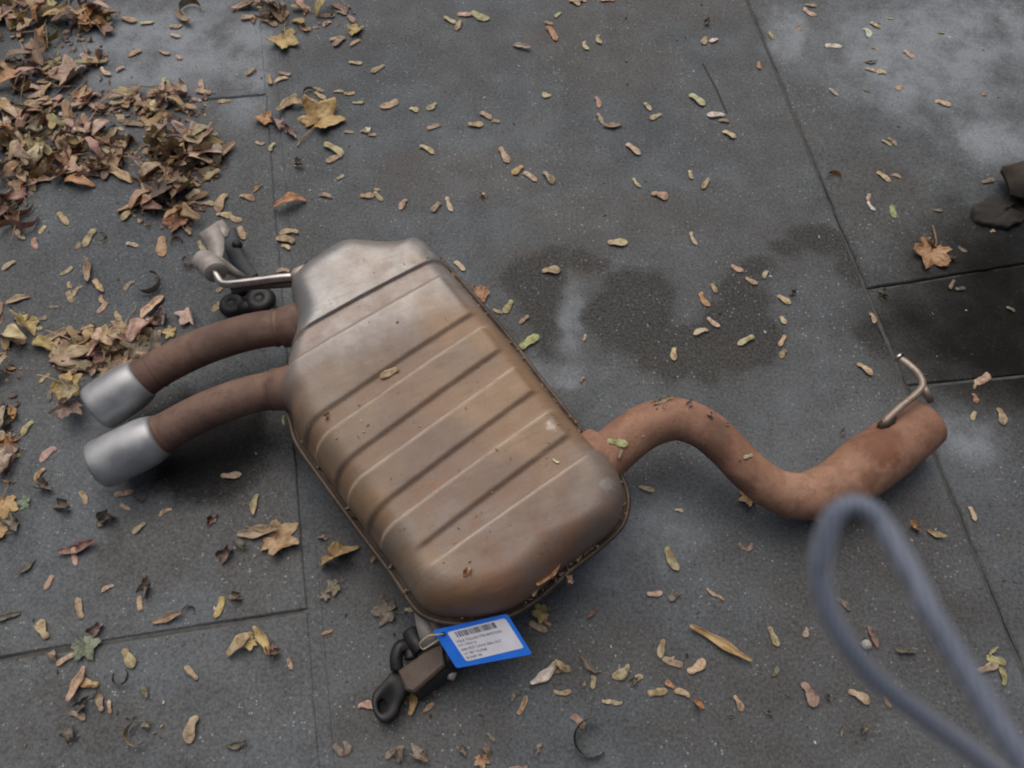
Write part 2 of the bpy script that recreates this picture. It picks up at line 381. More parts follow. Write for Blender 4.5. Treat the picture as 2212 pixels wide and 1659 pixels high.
c1, c2 = line_x(La, Lb, *J1), line_x(La, Lb, *J2)
def leftpt(J): d = (J[0] - J[1]).normalized(); return J[1] + d * 2.4
slab([leftpt(J1), c1, tl, tl + Vector((-2.2, -.1, 0))], dz=-.0006)
slab([leftpt(J2), c2, c1, leftpt(J1)], dz=.001)
slab([bl + Vector((-2.2, -.2, 0)), bl, c2, leftpt(J2)], dz=-.001)
slab([at_y(L2a, L2b, NEAR), at_y(Ra, Rb, NEAR), at_y(Ra, Rb, FAR), at_y(L2a, L2b, FAR)])
k1, k2 = line_x(Ra, Rb, *K1), line_x(Ra, Rb, *K2)
def rightpt(J): d = (J[1] - J[0]).normalized(); return J[0] + d * 2.6
slab([k1, rightpt(K1), at_y(Ra, Rb, FAR) + Vector((2.6, 0, 0)), at_y(Ra, Rb, FAR)], .0014, dz=.0012)
slab([k2, rightpt(K2), rightpt(K1), k1], .0014, dz=-.0006)
slab([at_y(Ra, Rb, NEAR), at_y(Ra, Rb, NEAR) + Vector((2.8, 0, 0)), rightpt(K2), k2], dz=.0004)

def fill(a, b, w, lo, hi, amp, sd):
    """silted joint: a strip of packed dust that rises and sinks along the gap"""
    d = (b - a).normalized(); nn = Vector((-d.y, d.x, 0)); k = int((b - a).length / .02); vs, fs = [], []
    for i in range(k + 1):
        p = a.lerp(b, i / k)
        for j in (-1, -.4, .4, 1):
            q = p + nn * w * j; z = lo + (hi - lo) * i / k + amp * noise.noise(Vector((p.x * 6 + sd, p.y * 6, j))) + amp * .5 * noise.noise(Vector((p.x * 40 + sd, p.y * 40, j)))
            vs.append(Vector((q.x, q.y, min(-.0008, z))))
    for i in range(k):
        for j in range(3): fs.append((i * 4 + j, i * 4 + 4 + j, i * 4 + 5 + j, i * 4 + 1 + j))
    part("joint_fill", vs, fs, M_CONC if w > .01 else M_FILL, pave)
mid_l = lambda y: (at_y(La, Lb, y) + at_y(L2a, L2b, y)) / 2
fill(mid_l(NEAR), mid_l(FAR), .013, -.0040, -.0010, .0010, 1)
fill(at_y(Ra, Rb, NEAR), at_y(Ra, Rb, FAR), .004, -.0034, -.0022, .0045, 2)
for k_, (J, e) in enumerate(((J1, leftpt(J1)), (J2, leftpt(J2)))): fill(e, line_x(La, Lb, *J), .004, -.0026, -.0022, .003, 4 + k_)
for k_, J in enumerate((K1, K2)): fill(line_x(Ra, Rb, *J), rightpt(J), .004, -.0026, -.0016, .004, 7 + k_)

# ------------------------------------------------------------------ the exhaust silencer
ZF, HT = .085, .066                              # seam height above the ground, height of the upper half above the seam
base = P(990, 930, 0); base.z = 0
EX = thing("exhaust_silencer", "rusty ribbed exhaust silencer with twin tail pipes lying on grey concrete", "exhaust", base)
OUT = [(920, 536), (939, 546), (957, 561), (1013, 621), (1060, 676), (1106, 731), (1180, 827), (1256, 922), (1300, 972), (1338, 1015), (1356, 1052), (1361, 1092), (1346, 1140), (1298, 1187), (1231, 1240),
       (1169, 1295), (1106, 1334), (1040, 1351), (975, 1351), (925, 1340), (890, 1314), (843, 1244), (770, 1147), (703, 1055), (640, 965), (623, 915), (615, 885), (617, 850), (622, 812), (634, 783), (646, 745), (647, 715),
       (641, 685), (635, 655), (638, 628), (662, 592), (742, 543), (800, 537), (855, 541), (892, 541)]
ow = [P(x, y, ZF) for x, y in OUT]
def resample(pts, n):
    c = catmull(pts, 12, True); acc = [0]
    for i in range(len(c)): acc.append(acc[-1] + (c[(i + 1) % len(c)] - c[i]).length)
    tot, out, j = acc[-1], [], 0
    for i in range(n):
        s = tot * i / n
        while acc[j + 1] < s: j += 1
        out.append(c[j].lerp(c[(j + 1) % len(c)], (s - acc[j]) / max(1e-9, acc[j + 1] - acc[j])))
    return out
NO = 640
OL = resample(ow, NO)                            # runs clockwise in plan
SPA, SPB = P(815, 700, ZF), P(1095, 1120, ZF)
def spine(p):
    d = SPB - SPA; t = max(0, min(1, (p - SPA).dot(d) / d.dot(d))); return SPA + d * t
def rim(i):                                      # width of the welded seam: almost nothing where the tail pipes enter
    x, y = to_px(OL[i]); lo = sstep(590, 640, y) * sstep(915, 870, y) * (1 if x < 700 else 0)
    return .0095 * (1 - lo) + .0012 * lo
GR = []                                          # pressed grooves: upper edge and lower edge in the picture, on the top face
for d0, d1, l0, l1 in (((693, 692), (928, 565), (693, 747), (958, 595)), ((648, 925), (1028, 672), (668, 960), (1040, 706)), ((716, 1019), (1073, 762), (743, 1055), (1106, 797)),
                       ((785, 1120), (1154, 845), (815, 1152), (1183, 888)), ((886, 1197), (1223, 943), (918, 1227), (1254, 992))):
    zt = ZF + HT * .97
    a0, a1, b0, b1 = P(*d0, zt), P(*d1, zt), P(*l0, zt), P(*l1, zt)
    A, B = (a0 + b0) / 2, (a1 + b1) / 2; dr = (B - A).normalized(); nn = Vector((-dr.y, dr.x, 0))
    wA = abs((a0 - b0).dot(nn)) / 2; wB = abs((a1 - b1).dot(nn)) / 2
    GR.append((A, B, dr, nn, (wA, wB)))
SH0, SH1 = P(950, 590, ZF + HT), P(1268, 985, ZF + HT)   # where the raised pads end on the right
shd = (SH1 - SH0).normalized(); shn = Vector((shd.y, -shd.x, 0))
if shn.x < 0: shn = -shn
def groove(p):
    m = 0.0
    for k, (A, B, dr, nn, wd) in enumerate(GR):
        v = p - A; t = v.dot(dr); s = abs(v.dot(nn)); L = (B - A).length; wd = wd[0] + (wd[1] - wd[0]) * max(0, min(1, t / L))
        left = sstep(-.005, .02, t) if k == 4 else sstep(-.10, -.085, t)
        m = max(m, (1 - sstep(wd - .0028, wd + .0020, s)) * left * (1 - sstep(L + .045, L + .06, t)))
    v = p - GR[0][0]; n0 = GR[0][3]; w0 = (p - GR[0][0]).dot(n0); w4 = (p - GR[4][0]).dot(GR[4][3])
    inside = (sstep(.0, -.01, w0) if True else 0) * sstep(0, .01, w4)
    m = max(m, sstep(-.003, .004, (p - SH0).dot(shn)) * inside)
    return m
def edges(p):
    """how near a point lies to the painted light on the lower edge and painted shade on the upper edge of a groove"""
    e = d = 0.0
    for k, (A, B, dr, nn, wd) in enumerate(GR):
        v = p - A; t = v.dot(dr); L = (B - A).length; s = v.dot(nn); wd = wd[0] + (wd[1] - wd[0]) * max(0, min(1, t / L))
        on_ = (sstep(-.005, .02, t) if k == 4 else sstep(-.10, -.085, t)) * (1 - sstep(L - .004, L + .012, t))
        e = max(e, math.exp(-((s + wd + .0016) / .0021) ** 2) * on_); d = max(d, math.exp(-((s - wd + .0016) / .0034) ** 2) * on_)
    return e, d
def shell(sign):
    RN = [0, .0004, .0011, .0022, .0038, .006, .0085, .0115, .015, .019, .0235, .028, .032, .036, .040]; RR = .040
    inner = 54 if sign > 0 else 8
    vs, rows = [], len(RN) + inner
    for j in range(rows):
        for i in range(NO):
            o = OL[i]; s = spine(o); d = s - o; L = d.length; d /= L; r0 = rim(i)
            Lr = L - r0
            if j < len(RN): e = RN[j]
            else: e = RR + (Lr - RR) * ((j - len(RN) + 1) / inner)
            tt = min(1, e / RR); q = 2.2
            h = HT * (1 - (1 - tt) ** q) ** (1 / q) + .005 * (1 - (1 - min(1, e / Lr)) ** 2)
            vs.append(Vector((o.x + d.x * (r0 + e), o.y + d.y * (r0 + e), ZF + sign * h)))
    fs = []
    for j in range(rows - 1):
        for i in range(NO):
            i2 = (i + 1) % NO; q = (j * NO + i, j * NO + i2, (j + 1) * NO + i2, (j + 1) * NO + i)
            fs.append(q[::-1] if sign > 0 else q)
    m = mesh("shell", vs, fs)
    bm = bmesh.new(); bm.from_mesh(m); bmesh.ops.remove_doubles(bm, verts=bm.verts, dist=.0003)
    bmesh.ops.recalc_face_normals(bm, faces=bm.faces); bm.normal_update()
    up = sum(f.normal.z * f.calc_area() for f in bm.faces)
    if up * sign < 0: bmesh.ops.reverse_faces(bm, faces=bm.faces); bm.normal_update()
    if sign > 0:
        mv = []
        for v in bm.verts:
            k = groove(v.co); hh = (v.co.z - ZF) / HT
            dn = .0014 * noise.noise(v.co * 14) + .0006 * noise.noise(v.co * 45)
            mv.append((v, v.normal * (-.0038 * k * sstep(.05, .45, hh) + dn * sstep(.1, .6, hh))))
        for v, d in mv: v.co += d
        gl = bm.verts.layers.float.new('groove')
        el = bm.verts.layers.float.new('groove_light'); dl = bm.verts.layers.float.new('edge_shade')  # painted edge light and edge shade, per vertex
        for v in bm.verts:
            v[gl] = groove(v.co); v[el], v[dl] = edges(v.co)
    b = base
    for v in bm.verts: v.co -= b
    bm.to_mesh(m); bm.free(); m.polygons.foreach_set("use_smooth", [True] * len(m.polygons))
    return m
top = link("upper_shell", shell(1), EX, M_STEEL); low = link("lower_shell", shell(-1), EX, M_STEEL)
# welded seam: a flat lip with a rolled bead on its outer edge
prof = [(-.001, .0), (.0, .0025), (.0015, .0045), (.0035, .0045), (.005, .0028), (.0075, .001), (.0125, .001), (.0125, -.002), (.005, -.002), (.002, -.003), (0, -.002)]
vs, fs = [], []
for i in range(NO):
    o = OL[i]; d = (spine(o) - o).normalized(); wq = rim(i) / .0095
    for e, z in prof: vs.append(o + d * (e * wq + (.002 if wq < .5 else 0)) + Vector((0, 0, z * max(.3, wq) + .0007 * noise.noise(o * 30))))
n = len(prof)
for i in range(NO):
    for k in range(n): fs.append((i * n + k, i * n + (k + 1) % n, ((i + 1) % NO) * n + (k + 1) % n, ((i + 1) % NO) * n + k))
part("seam_flange", vs, fs, M_FLANGE, EX)

def pipe(name, keys, radii, mat, parent=EX, seg=28, n=10, cap=True, aspect=1.0, hollow=False):
    pts = catmull([P(x, y, z) for x, y, z in keys], n); v, f = tube(pts, lerp_list(radii, len(pts)), seg, cap, aspect)
    if hollow:                                   # open cut end: wall thickness and a recessed floor
        f.pop(); k = len(v) - seg; c = pts[-1]; t = (pts[-1] - pts[-2]).normalized(); last = v[k:]
        v += [c + (q - c) * .92 for q in last] + [c - t * .07 + (q - c) * .9 for q in last]
        for r_ in (0, 1):
            for i in range(seg): j = (i + 1) % seg; f.append((k + r_ * seg + i, k + r_ * seg + j, k + (r_ + 1) * seg + j, k + (r_ + 1) * seg + i))
        f.append(tuple(k + 2 * seg + i for i in range(seg)))
    return part(name, v, f, mat, parent)
def px_r(w_px, z): return w_px / 2 / F * (CAM_H - z) * 1.06   # half a width in the picture as metres
# twin tail pipes with collars, bands and chrome tips
TP = [([(690, 695, .092), (640, 703, .090), (545, 716, .088), (447, 746, .082), (360, 786, .074), (296, 826, .068)], [(300, 823, .0685), (210, 884, .058)]),
      ([(680, 834, .090), (622, 839, .088), (540, 853, .086), (450, 885, .08), (370, 926, .07), (330, 950, .064)], [(338, 944, .065), (214, 1006, .052)])]
tails = []
for keys, tip in TP:
    tp = pipe("tail_pipe", keys, [.0262, .0258, .0255, .0255, .0258, .0262], M_TAIL); tails.append(tp)
    a, b = P(*keys[0]), P(*keys[1]); d = (b - a).normalized()
    v, f = tube([a, a.lerp(b, .7), b + d * .006, b + d * .02, b + d * .021], [.036, .034, .0295, .0282, .026], 28)
    part("collar", v, f, M_TAIL, tp)
    c = catmull([P(*k) for k in keys], 10)
    for s_ in (13, 15):
        dd = (c[s_ + 1] - c[s_]).normalized(); v, f = tube([c[s_] - dd * .002, c[s_] - dd * .001, c[s_] + dd * .001, c[s_] + dd * .002], [.0255, .0272, .0272, .0255], 28, False)
        part("weld_band", v, f, M_TAIL, tp)
    dd = (c[-7] - c[-9]).normalized(); v, f = tube([c[-8] - dd * .002, c[-8], c[-8] + dd * .002], [.026, .0275, .026], 28, False); part("weld_band", v, f, M_TAIL, tp)
    A, B = P(*tip[0]), P(*tip[1]); ax = (B - A); L = ax.length; ax /= L
    pr = [(-.006, .0262), (-.0055, .0285), (.0, .0305), (.006, .0322), (.016, .0336), (.03, .034), (L - .012, .034), (L - .004, .0336), (L, .0322), (L + .0008, .031), (L - .001, .030), (L - .03, .0298), (L - .05, .0295)]
    v, f = tube([A + ax * t for t, _ in pr], [r for _, r in pr], 36, True)
    part("chrome_tip", v, f, M_TIP, tp)
# inlet pipe: an S with a widened, cut end
inl = pipe("inlet_pipe", [(1255, 1040, .085), (1312, 985, .087), (1365, 940, .092), (1412, 914, .097), (1465, 906, .098), (1522, 927, .094), (1574, 972, .084), (1624, 1023, .072), (1680, 1061, .06), (1745, 1071, .05), (1812, 1049, .048), (1872, 1005, .049), (1930, 964, .047), (1995, 914, .044)],
           [.031, .031, .030, .0295, .028, .0268, .026, .0265, .0282, .032, .037, .0405, .039, .0355], M_INLET, n=12, hollow=True)
a, b = P(1250, 1045, .085), P(1312, 985, .087); d = (b - a).normalized(); c = P(1300, 975, .086)
v, f = tube([c - d * .03, c - d * .012, c, c + d * .006, c + d * .007], [.037, .036, .0345, .033, .03], 28); part("collar", v, f, M_INLET, inl)
# hook rod welded on the inlet pipe
hk = pipe("hanger_rod", [(1902, 925, .074), (1915, 908, .082), (1930, 893, .085), (1953, 873, .088), (1982, 849, .09), (1993, 832, .09), (1986, 811, .088), (1964, 789, .085), (1943, 774, .083)], [.0049] * 9, M_RODRUST, seg=14)
v, f = tube([P(1994, 838, .09), P(2001, 850, .085), P(2010, 866, .075)], [.0052, .0054, .0048], 12); part("rod_prong", v, f, M_RODRUST, hk)
pa = P(1945, 776, .083); pd = (P(1938, 769, .0825) - pa).normalized()
v, f = tube([pa, pa + pd * .002, pa + pd * .005, pa + pd * .006], [.006, .0078, .0078, .006], 14); part("rod_head", v, f, M_ROD, hk)
v, f = tube([P(1897, 926, .07), P(1903, 921, .076), P(1912, 915, .079), P(1925, 908, .078), P(1932, 902, .074)], [.003, .0062, .007, .0066, .003], 12); part("weld_bead", v, f, M_FLANGE, hk)
# left hanger rod, bracket and rubber
rod = pipe("hanger_rod", [(660, 596, .118), (636, 598, .12), (607, 600, .118), (560, 606, .112), (510, 612, .106), (486, 613, .102), (476, 607, .1), (466, 592, .098), (460, 582, .097)], [.0062] * 9, M_ROD, seg=16)
v, f = tube([P(672, 600, .12), P(655, 590, .122), P(642, 597, .121), P(632, 600, .118)], [.006, .0125, .0115, .007], 16); part("weld_bead", v, f, M_RODRUST, rod)
v, f = tube([P(668, 618, .112), P(640, 612, .11), P(560, 617, .103), P(500, 620, .098)], [.0055] * 4, 12); part("hanger_rod", v, f, M_FLANGE, EX)
br = part("hanger_bracket", *tube(catmull([P(438, 562, .082), P(446, 567, .086), P(456, 575, .09), P(464, 585, .095), P(467, 590, .097)], 4), [.010] + [.0168] * 7 + [.0176, .0176] + [.0165] * 5 + [.0155, .008], 20), M_ALU, EX)
def plate(pts, th):                              # solid strip through paired edge points
    vs, fs = [], []
    for (a, b) in pts: vs += [a, b, b - Vector((0, 0, th)), a - Vector((0, 0, th))]
    m = len(pts)
    for i in range(m - 1):
        for k in range(4): fs.append((i * 4 + k, i * 4 + (k + 1) % 4, i * 4 + 4 + (k + 1) % 4, i * 4 + 4 + k))
    fs += [(3, 2, 1, 0), tuple((m - 1) * 4 + k for k in range(4))]
    return vs, fs
part("bracket_plate", *plate([(P(430, 504, .052), P(466, 480, .066)), (P(443, 519, .058), P(472, 492, .07)), (P(450, 536, .066), P(484, 515, .076)), (P(452, 550, .075), P(483, 540, .084)), (P(452, 560, .083), P(478, 562, .09))], .005), M_ALU, br)
part("bracket_lip", *plate([(P(465, 480, .066), P(480, 474, .058)), (P(473, 494, .07), P(497, 495, .058)), (P(485, 513, .076), P(492, 508, .066))], .004), M_ALU, br)
part("bracket_arm", *tube([P(462, 566, .09), P(480, 573, .082), P(507, 588, .07), P(534, 603, .058)], [.0125, .0095, .006, .004], 12), M_ALU, br)
rb = part("rubber_strap", *tube(catmull([P(494, 498, .012), P(500, 528, .016), P(512, 555, .016), P(530, 580, .016), P(548, 600, .014)], 5), lerp_list([.012, .013, .012, .011, .009], 21), 14, True, .55), M_RUBG, EX)
part("bolt", *tube([P(511, 531, .012), P(512, 530, .02), P(512, 530, .024)], [.0085, .0085, .006], 12), M_RUB, rb)
def ring(c, r, rr, ax=Vector((0, 0, 1)), seg=26, sec=12):
    u = ax.orthogonal().normalized(); v = ax.cross(u); vs, fs = [], []
    for i in range(seg):
        a = 2 * math.pi * i / seg; q = u * math.cos(a) + v * math.sin(a)
        for k in range(sec):
            b = 2 * math.pi * k / sec; vs.append(c + q * (r + rr * math.cos(b)) + ax * rr * math.sin(b))
    for i in range(seg):
        for k in range(sec): fs.append((i * sec + k, ((i + 1) % seg) * sec + k, ((i + 1) % seg) * sec + (k + 1) % sec, i * sec + (k + 1) % sec))
    return vs, fs
rm = part("rubber_mount", *join([ring(P(562, 650, .018), .0125, .0115), ring(P(503, 660, .017), .0105, .010), tube([P(548, 662, .016), P(518, 668, .015)], [.012, .012], 12), tube([P(505, 640, .018), P(530, 625, .02), P(560, 632, .02)], [.008, .009, .008], 12)]), M_RUB, EX)
part("mount_eye", *tube([P(562, 651, .006), P(562, 651, .022), P(562, 651, .024)], [.0095, .0095, .006], 16), M_RUBG, rm)
part("mount_eye", *tube([P(503, 661, .006), P(503, 661, .02), P(503, 661, .022)], [.0085, .0085, .006], 16), M_RUBG, rm)
# near-end bracket with rubber block
nb = part("mounting_bracket", *plate([(P(893, 1312, .078), P(922, 1308, .08)), (P(896, 1330, .075), P(921, 1325, .077)), (P(899, 1352, .07), P(928, 1350, .072)), (P(906, 1378, .062), P(940, 1372, .064)), (P(914, 1400, .056), P(950, 1390, .056))], .005), M_ALU, EX)
part("bracket_tab", *plate([(P(920, 1326, .076), P(930, 1338, .072)), (P(926, 1340, .074), P(950, 1348, .066)), (P(936, 1366, .066), P(958, 1366, .06))], .004), M_RODRUST, nb)
v, f = prism([P(*q, .05) for q in ((895, 1496), (962, 1437), (953, 1384), (860, 1449), (876, 1490))], .012, .052, .003); part("bracket_box", v, f, M_BOX, nb, False)
def holed(outer, hole, z0, z1, n=28):
    """flat solid with one hole: outer outline and hole in picture points"""
    def rs(p):
        c = catmull([P(x, y, (z0 + z1) / 2) for x, y in p], 10, True); return [c[int(k * len(c) / n)] for k in range(n)]
    o_, h_ = rs(outer), rs(hole); vs = []
    for ring_, z in ((o_, z0), (o_, z1 - .002), (o_, z1), (h_, z1), (h_, z0)):
        for k, q in enumerate(ring_): 
            c = h_[k] if z == z1 and ring_ is o_ else q; q = q.lerp(c, .12) if z == z1 and ring_ is o_ else q; vs.append(Vector((q.x, q.y, z)))
    fs = [(r * n + k, r * n + (k + 1) % n, ((r + 1) % 5) * n + (k + 1) % n, ((r + 1) % 5) * n + k) for r in range(5) for k in range(n)]
    return vs, fs
rk = part("rubber_hanger", *join([holed([(806, 1503), (826, 1478), (850, 1452), (868, 1448), (882, 1470), (880, 1496), (866, 1520), (858, 1545), (832, 1564), (815, 1550), (807, 1530)][::-1], [(818, 1517), (826, 1510), (834, 1514), (838, 1526), (833, 1540), (824, 1540), (818, 1530)][::-1], .006, .026),
     tube(catmull([P(858, 1446, .03), P(856, 1420, .034), P(866, 1396, .034), P(884, 1402, .03), P(888, 1424, .03)], 4), .0082, 12), tube(catmull([P(890, 1366, .03), P(898, 1385, .034), P(912, 1402, .034)], 4), .0125, 12),
     tube(catmull([P(900, 1500, .016), P(930, 1474, .02), P(966, 1444, .026), P(985, 1430, .026)], 4), .0105, 12), tube([P(955, 1420, .03), P(985, 1425, .028)], [.016, .014], 12)]), M_RUB, EX)
part("bolt", *tube([P(964, 1452, .026), P(976, 1458, .026), P(984, 1462, .026)], [.0065, .0065, .005], 12), M_ALU, rk)

# ------------------------------------------------------------------ blue tag tied to the near bracket
tz = {0: .088, 1: .098, 2: .07, 3: .066}
TC = [P(934.5, 1362, tz[0]), P(1095.5, 1326, tz[1]), P(1150, 1413, tz[2]), P(986, 1443.5, tz[3])]
SCN = [(965.5, 1366), (1091, 1335), (1132, 1399), (1007.5, 1428.5)]
tn = (TC[1] - TC[0]).cross(TC[3] - TC[0]).normalized(); tn = tn if tn.z > 0 else -tn
def tagpt(px, py, lift=0.0):                     # on the card's own (nearly flat) face
    d = ray(px, py); t = (TC[0] - EYE).dot(tn) / d.dot(tn); return EYE + d * t + tn * lift
TAG = thing("price_tag", "blue card tag with white barcode sticker tied to the near bracket", "tag", (TC[0].x, TC[0].y, 0))
def quad_grid(c, lift, nu=14, nv=9, corner=0.0, back=None):
    vs, fs = [], []
    def bend(u, v): return .0016 * math.sin(u * 3.1) - .002 * v * v * u
    for j in range(nv + 1):
        for i in range(nu + 1):
            u, v = i / nu, j / nv
            p = c[0].lerp(c[1], u).lerp(c[3].lerp(c[2], u), v); vs.append(p + tn * (lift))
    for j in range(nv):
        for i in range(nu):
            a = j * (nu + 1) + i; fs.append((a, a + nu + 1, a + nu + 2, a + 1))
    return vs, fs
cc = [tagpt(934.5, 1362), tagpt(1095.5, 1326), tagpt(1150, 1413), tagpt(986, 1443.5)]
def card(c, th, lift, rad):
    """rounded card: outline with cut corners, solid"""
    out = []
    for i in range(4):
        p, a, b = c[i], c[i - 1], c[(i + 1) % 4]; da, db = (a - p).normalized(), (b - p).normalized()
        for k in range(5):
            t = k / 4; q = (p + da * rad) * (1 - t) ** 2 + p * 2 * t * (1 - t) + (p + db * rad) * t * t; out.append(q)
    n = len(out); vs = [q + tn * lift for q in out] + [q + tn * (lift - th) for q in out]
    fs = [tuple(range(n)), tuple(range(2 * n - 1, n - 1, -1))] + [(k, n + k, n + (k + 1) % n, (k + 1) % n) for k in range(n)]
    return vs, fs
part("card", *card(cc, .0009, 0, .003), M_BLUE, TAG, False)
sc = [tagpt(x, y) for x, y in SCN]
st = part("sticker", *card(sc, .0003, .0005, .003), M_WHITE, TAG, False)
def suv(u, v, lift): return sc[0].lerp(sc[1], u).lerp(sc[3].lerp(sc[2], u), v) + tn * lift
bars = []; u = .11; rr = random.Random(3)
while u < .80:
    wd = rr.choice([.006, .006, .011, .016]); gp = rr.choice([.006, .008, .013, .02])
    q = [suv(u, .04, .0008), suv(u, .22, .0008), suv(u + wd, .22, .0008), suv(u + wd, .04, .0008)]
    bars.append((q, [(0, 1, 2, 3)])); u += wd + gp
part("barcode", *join(bars), M_INK, st, False)
def text_line(s, u0, u1, v, hgt):
    cu = bpy.data.curves.new("print", 'FONT'); cu.body = s; cu.size = 1; o = bpy.data.objects.new("print", cu); COL.objects.link(o)
    dg = bpy.context.evaluated_depsgraph_get(); dg.update(); m = bpy.data.meshes.new_from_object(o.evaluated_get(dg)); bpy.data.objects.remove(o); bpy.data.curves.remove(cu)
    xs = [q.co.x for q in m.vertices]; x0, x1 = min(xs), max(xs)
    b = origin(st)
    for q in m.vertices:
        q.co = suv(u0 + (u1 - u0) * (q.co.x - x0) / (x1 - x0), v - hgt * q.co.y / .72, .0008) - b
    return link("printed_line", m, st, M_INK)
for s, u0, u1, v in (("VOLK TIGUAN TFSI 4MOTION", .045, .82, .385), ("4 P / MAY 6", .035, .34, .515), ("2000 MOT CAWA 200cv AUT", .035, .73, .66), ("14 * EP * KLM68", .04, .43, .80), ("ECHAP AR", .04, .31, .935)):
    text_line(s, u0, u1, v, .08)
hp = tagpt(957.5, 1369, .001)
part("string", *tube(catmull([hp - tn * .004, hp, tagpt(945, 1367, .006), P(925, 1374, .093), P(909, 1388, .086), P(908, 1394, .082), P(915, 1402, .079), P(935, 1390, .078), P(948, 1381, .08), P(953, 1372, .084)], 6), .0011, 8), M_STRING, TAG)
part("eyelet", *ring(hp, .0019, .0008, tn, 16, 6), M_RUB, TAG)

# ------------------------------------------------------------------ wrist strap hanging close to the lens
SK = [(2420, 1900, .135), (2240, 1738, .131), (2097, 1622, .128), (1991, 1545, .126), (1895, 1469, .125), (1832, 1394, .124), (1790, 1319, .124), (1771, 1244, .124), (1773, 1205, .1235), (1788, 1142, .123), (1811, 1104, .1225), (1846, 1089, .122), (1882, 1104, .121),
      (1910, 1138, .12), (1948, 1205, .117), (1972, 1244, .115), (2008, 1319, .112), (2052, 1394, .11), (2097, 1469, .108), (2144, 1545, .106), (2194, 1620, .104), (2300, 1780, .101), (2480, 2020, .098)]
sp = catmull([D(x, y, z) for x, y, z in SK], 8)
ws = link("wrist_strap", mesh("wrist_strap", *tube(sp, [.00165 + .00012 * noise.noise(q_ * 120) for q_ in sp], 16)), mat=M_STRAP); ws["label"] = "blurred blue grey cord loop of a wrist strap hanging close to the lens"; ws["category"] = "strap"

# ------------------------------------------------------------------ dark scrap at the right edge
SB = thing("scrap_panel", "dark scrap part at the right edge with a brown panel corner and rounded flap", "scrap part", (P(2260, 600).x, P(2260, 600).y, 0))
v, f = prism([P(*q, 0) for q in ((2236, 470), (2236, 900), (2700, 860), (2660, 330), (2260, 350))][::1], .03, 1.5, .01); part("body", v, f, M_RUB, SB, False)  # unseen tall block added to shut out sky light from the right
v, f = prism([tuple(p) for p in catmull([P(x, y, .03).xy.to_3d() for x, y in ((2168, 362), (2172, 372), (2186, 410), (2191, 419), (2240, 430), (2320, 440), (2320, 336), (2230, 350), (2176, 358))], 5, True)][::-1], .022, .03, .003)
v = [p + Vector((0, 0, .3 * max(0, p.x - P(2168, 362).x) + .006 * noise.noise(p * 22))) for p in v]; part("panel", v, f, M_SCRAP, SB, True)
fo = catmull([P(x, y, .0).xy.to_3d() for x, y in ((2150, 425), (2112, 440), (2094, 462), (2100, 482), (2130, 493), (2165, 497), (2190, 491), (2214, 478), (2290, 476), (2300, 430), (2189, 424), (2162, 434))], 8, True)
fc = sum(fo, Vector()) / len(fo); vs, fs, m_ = [], [], len(fo)
for j, (k, z) in enumerate(((0, .001), (.012, .005), (.04, .0085), (.1, .010), (.25, .011), (.5, .0115), (.75, .012), (.97, .012))):
    for p in fo:
        q = p.lerp(fc, k); vs.append(q + Vector((.004 * noise.noise(q * 60), .004 * noise.noise(q * 60 + Vector((3, 3, 3))), z + (.006 * noise.noise(q * 34) + .003 * noise.noise(q * 90)) * min(1, k * 8))))
for j in range(7):
    for k in range(m_): fs.append((j * m_ + k, (j + 1) * m_ + k, (j + 1) * m_ + (k + 1) % m_, j * m_ + (k + 1) % m_))
fs.append(tuple(7 * m_ + k for k in range(m_)))
part("flap", vs, fs, M_SCRAPB, SB, True)
# ------------------------------------------------------------------ fallen seeds and leaves
EXB = []
for o in [top, low, inl] + tails:
    m = o.data; b = origin(o); EXB.append(BVHTree.FromPolygons([v.co + b for v in m.vertices], [tuple(p.vertices) for p in m.polygons]))
def hit_exhaust(px, py):
    d = ray(px, py).normalized(); best = None
    for t in EXB:
        h = t.ray_cast(EYE, d)
        if h[0] is not None and (best is None or h[3] < best[3]): best = h
    return best
PAL = {"p": (("pale cream"), (194, 176, 142)), "t": ("tan", (168, 146, 112)), "b": ("brown", (144, 122, 102)), "o": ("orange", (172, 126, 80)), "g": ("greenish", (158, 160, 108)), "d": ("dull dark", (104, 93, 77)),
       "r": ("pinkish", (182, 154, 134)), "W": ("stone grey", (146, 148, 146)), "w": ("whitish", (214, 208, 196)), "y": ("yellow", (180, 154, 94)), "k": ("dark red", (108, 68, 58)), "u": ("purplish", (132, 106, 100)), "G": ("grey green", (108, 124, 94)), "m": ("olive black", (62, 58, 44))}
ITEMS = []                                       # every loose leaf and seed, for the labels at the end
def jit(c, a=.1): return tuple(max(.004, lin(x) * (1 + rnd.uniform(-a, a) + s)) for x, s in zip(c, (rnd.uniform(-.06, .06), 0, rnd.uniform(-.08, .08)))) + (1,)

def sheet(rows, th):
    """thin solid from a grid of points"""
    nj, ni = len(rows), len(rows[0]); vs = [p for r in rows for p in r]; n = len(vs)
    vs += [p - Vector((0, 0, th)) for p in vs]; fs = []
    for j in range(nj - 1):
        for i in range(ni - 1):
            a = j * ni + i; q = (a, a + 1, a + ni + 1, a + ni); fs.append(q); fs.append(tuple(k + n for k in q[::-1]))
    rimv = [i for i in range(ni)] + [j * ni + ni - 1 for j in range(1, nj)] + [(nj - 1) * ni + i for i in range(ni - 2, -1, -1)] + [j * ni for j in range(nj - 2, 0, -1)]
    for k in range(len(rimv)): a, b = rimv[k], rimv[(k + 1) % len(rimv)]; fs.append((b, a, a + n, b + n))
    return vs, fs
def veinattr(m, vals):
    at = m.attributes.new("vein", 'FLOAT', 'POINT'); at.data.foreach_set("value", vals + [0.0] * (len(m.vertices) - len(vals)))
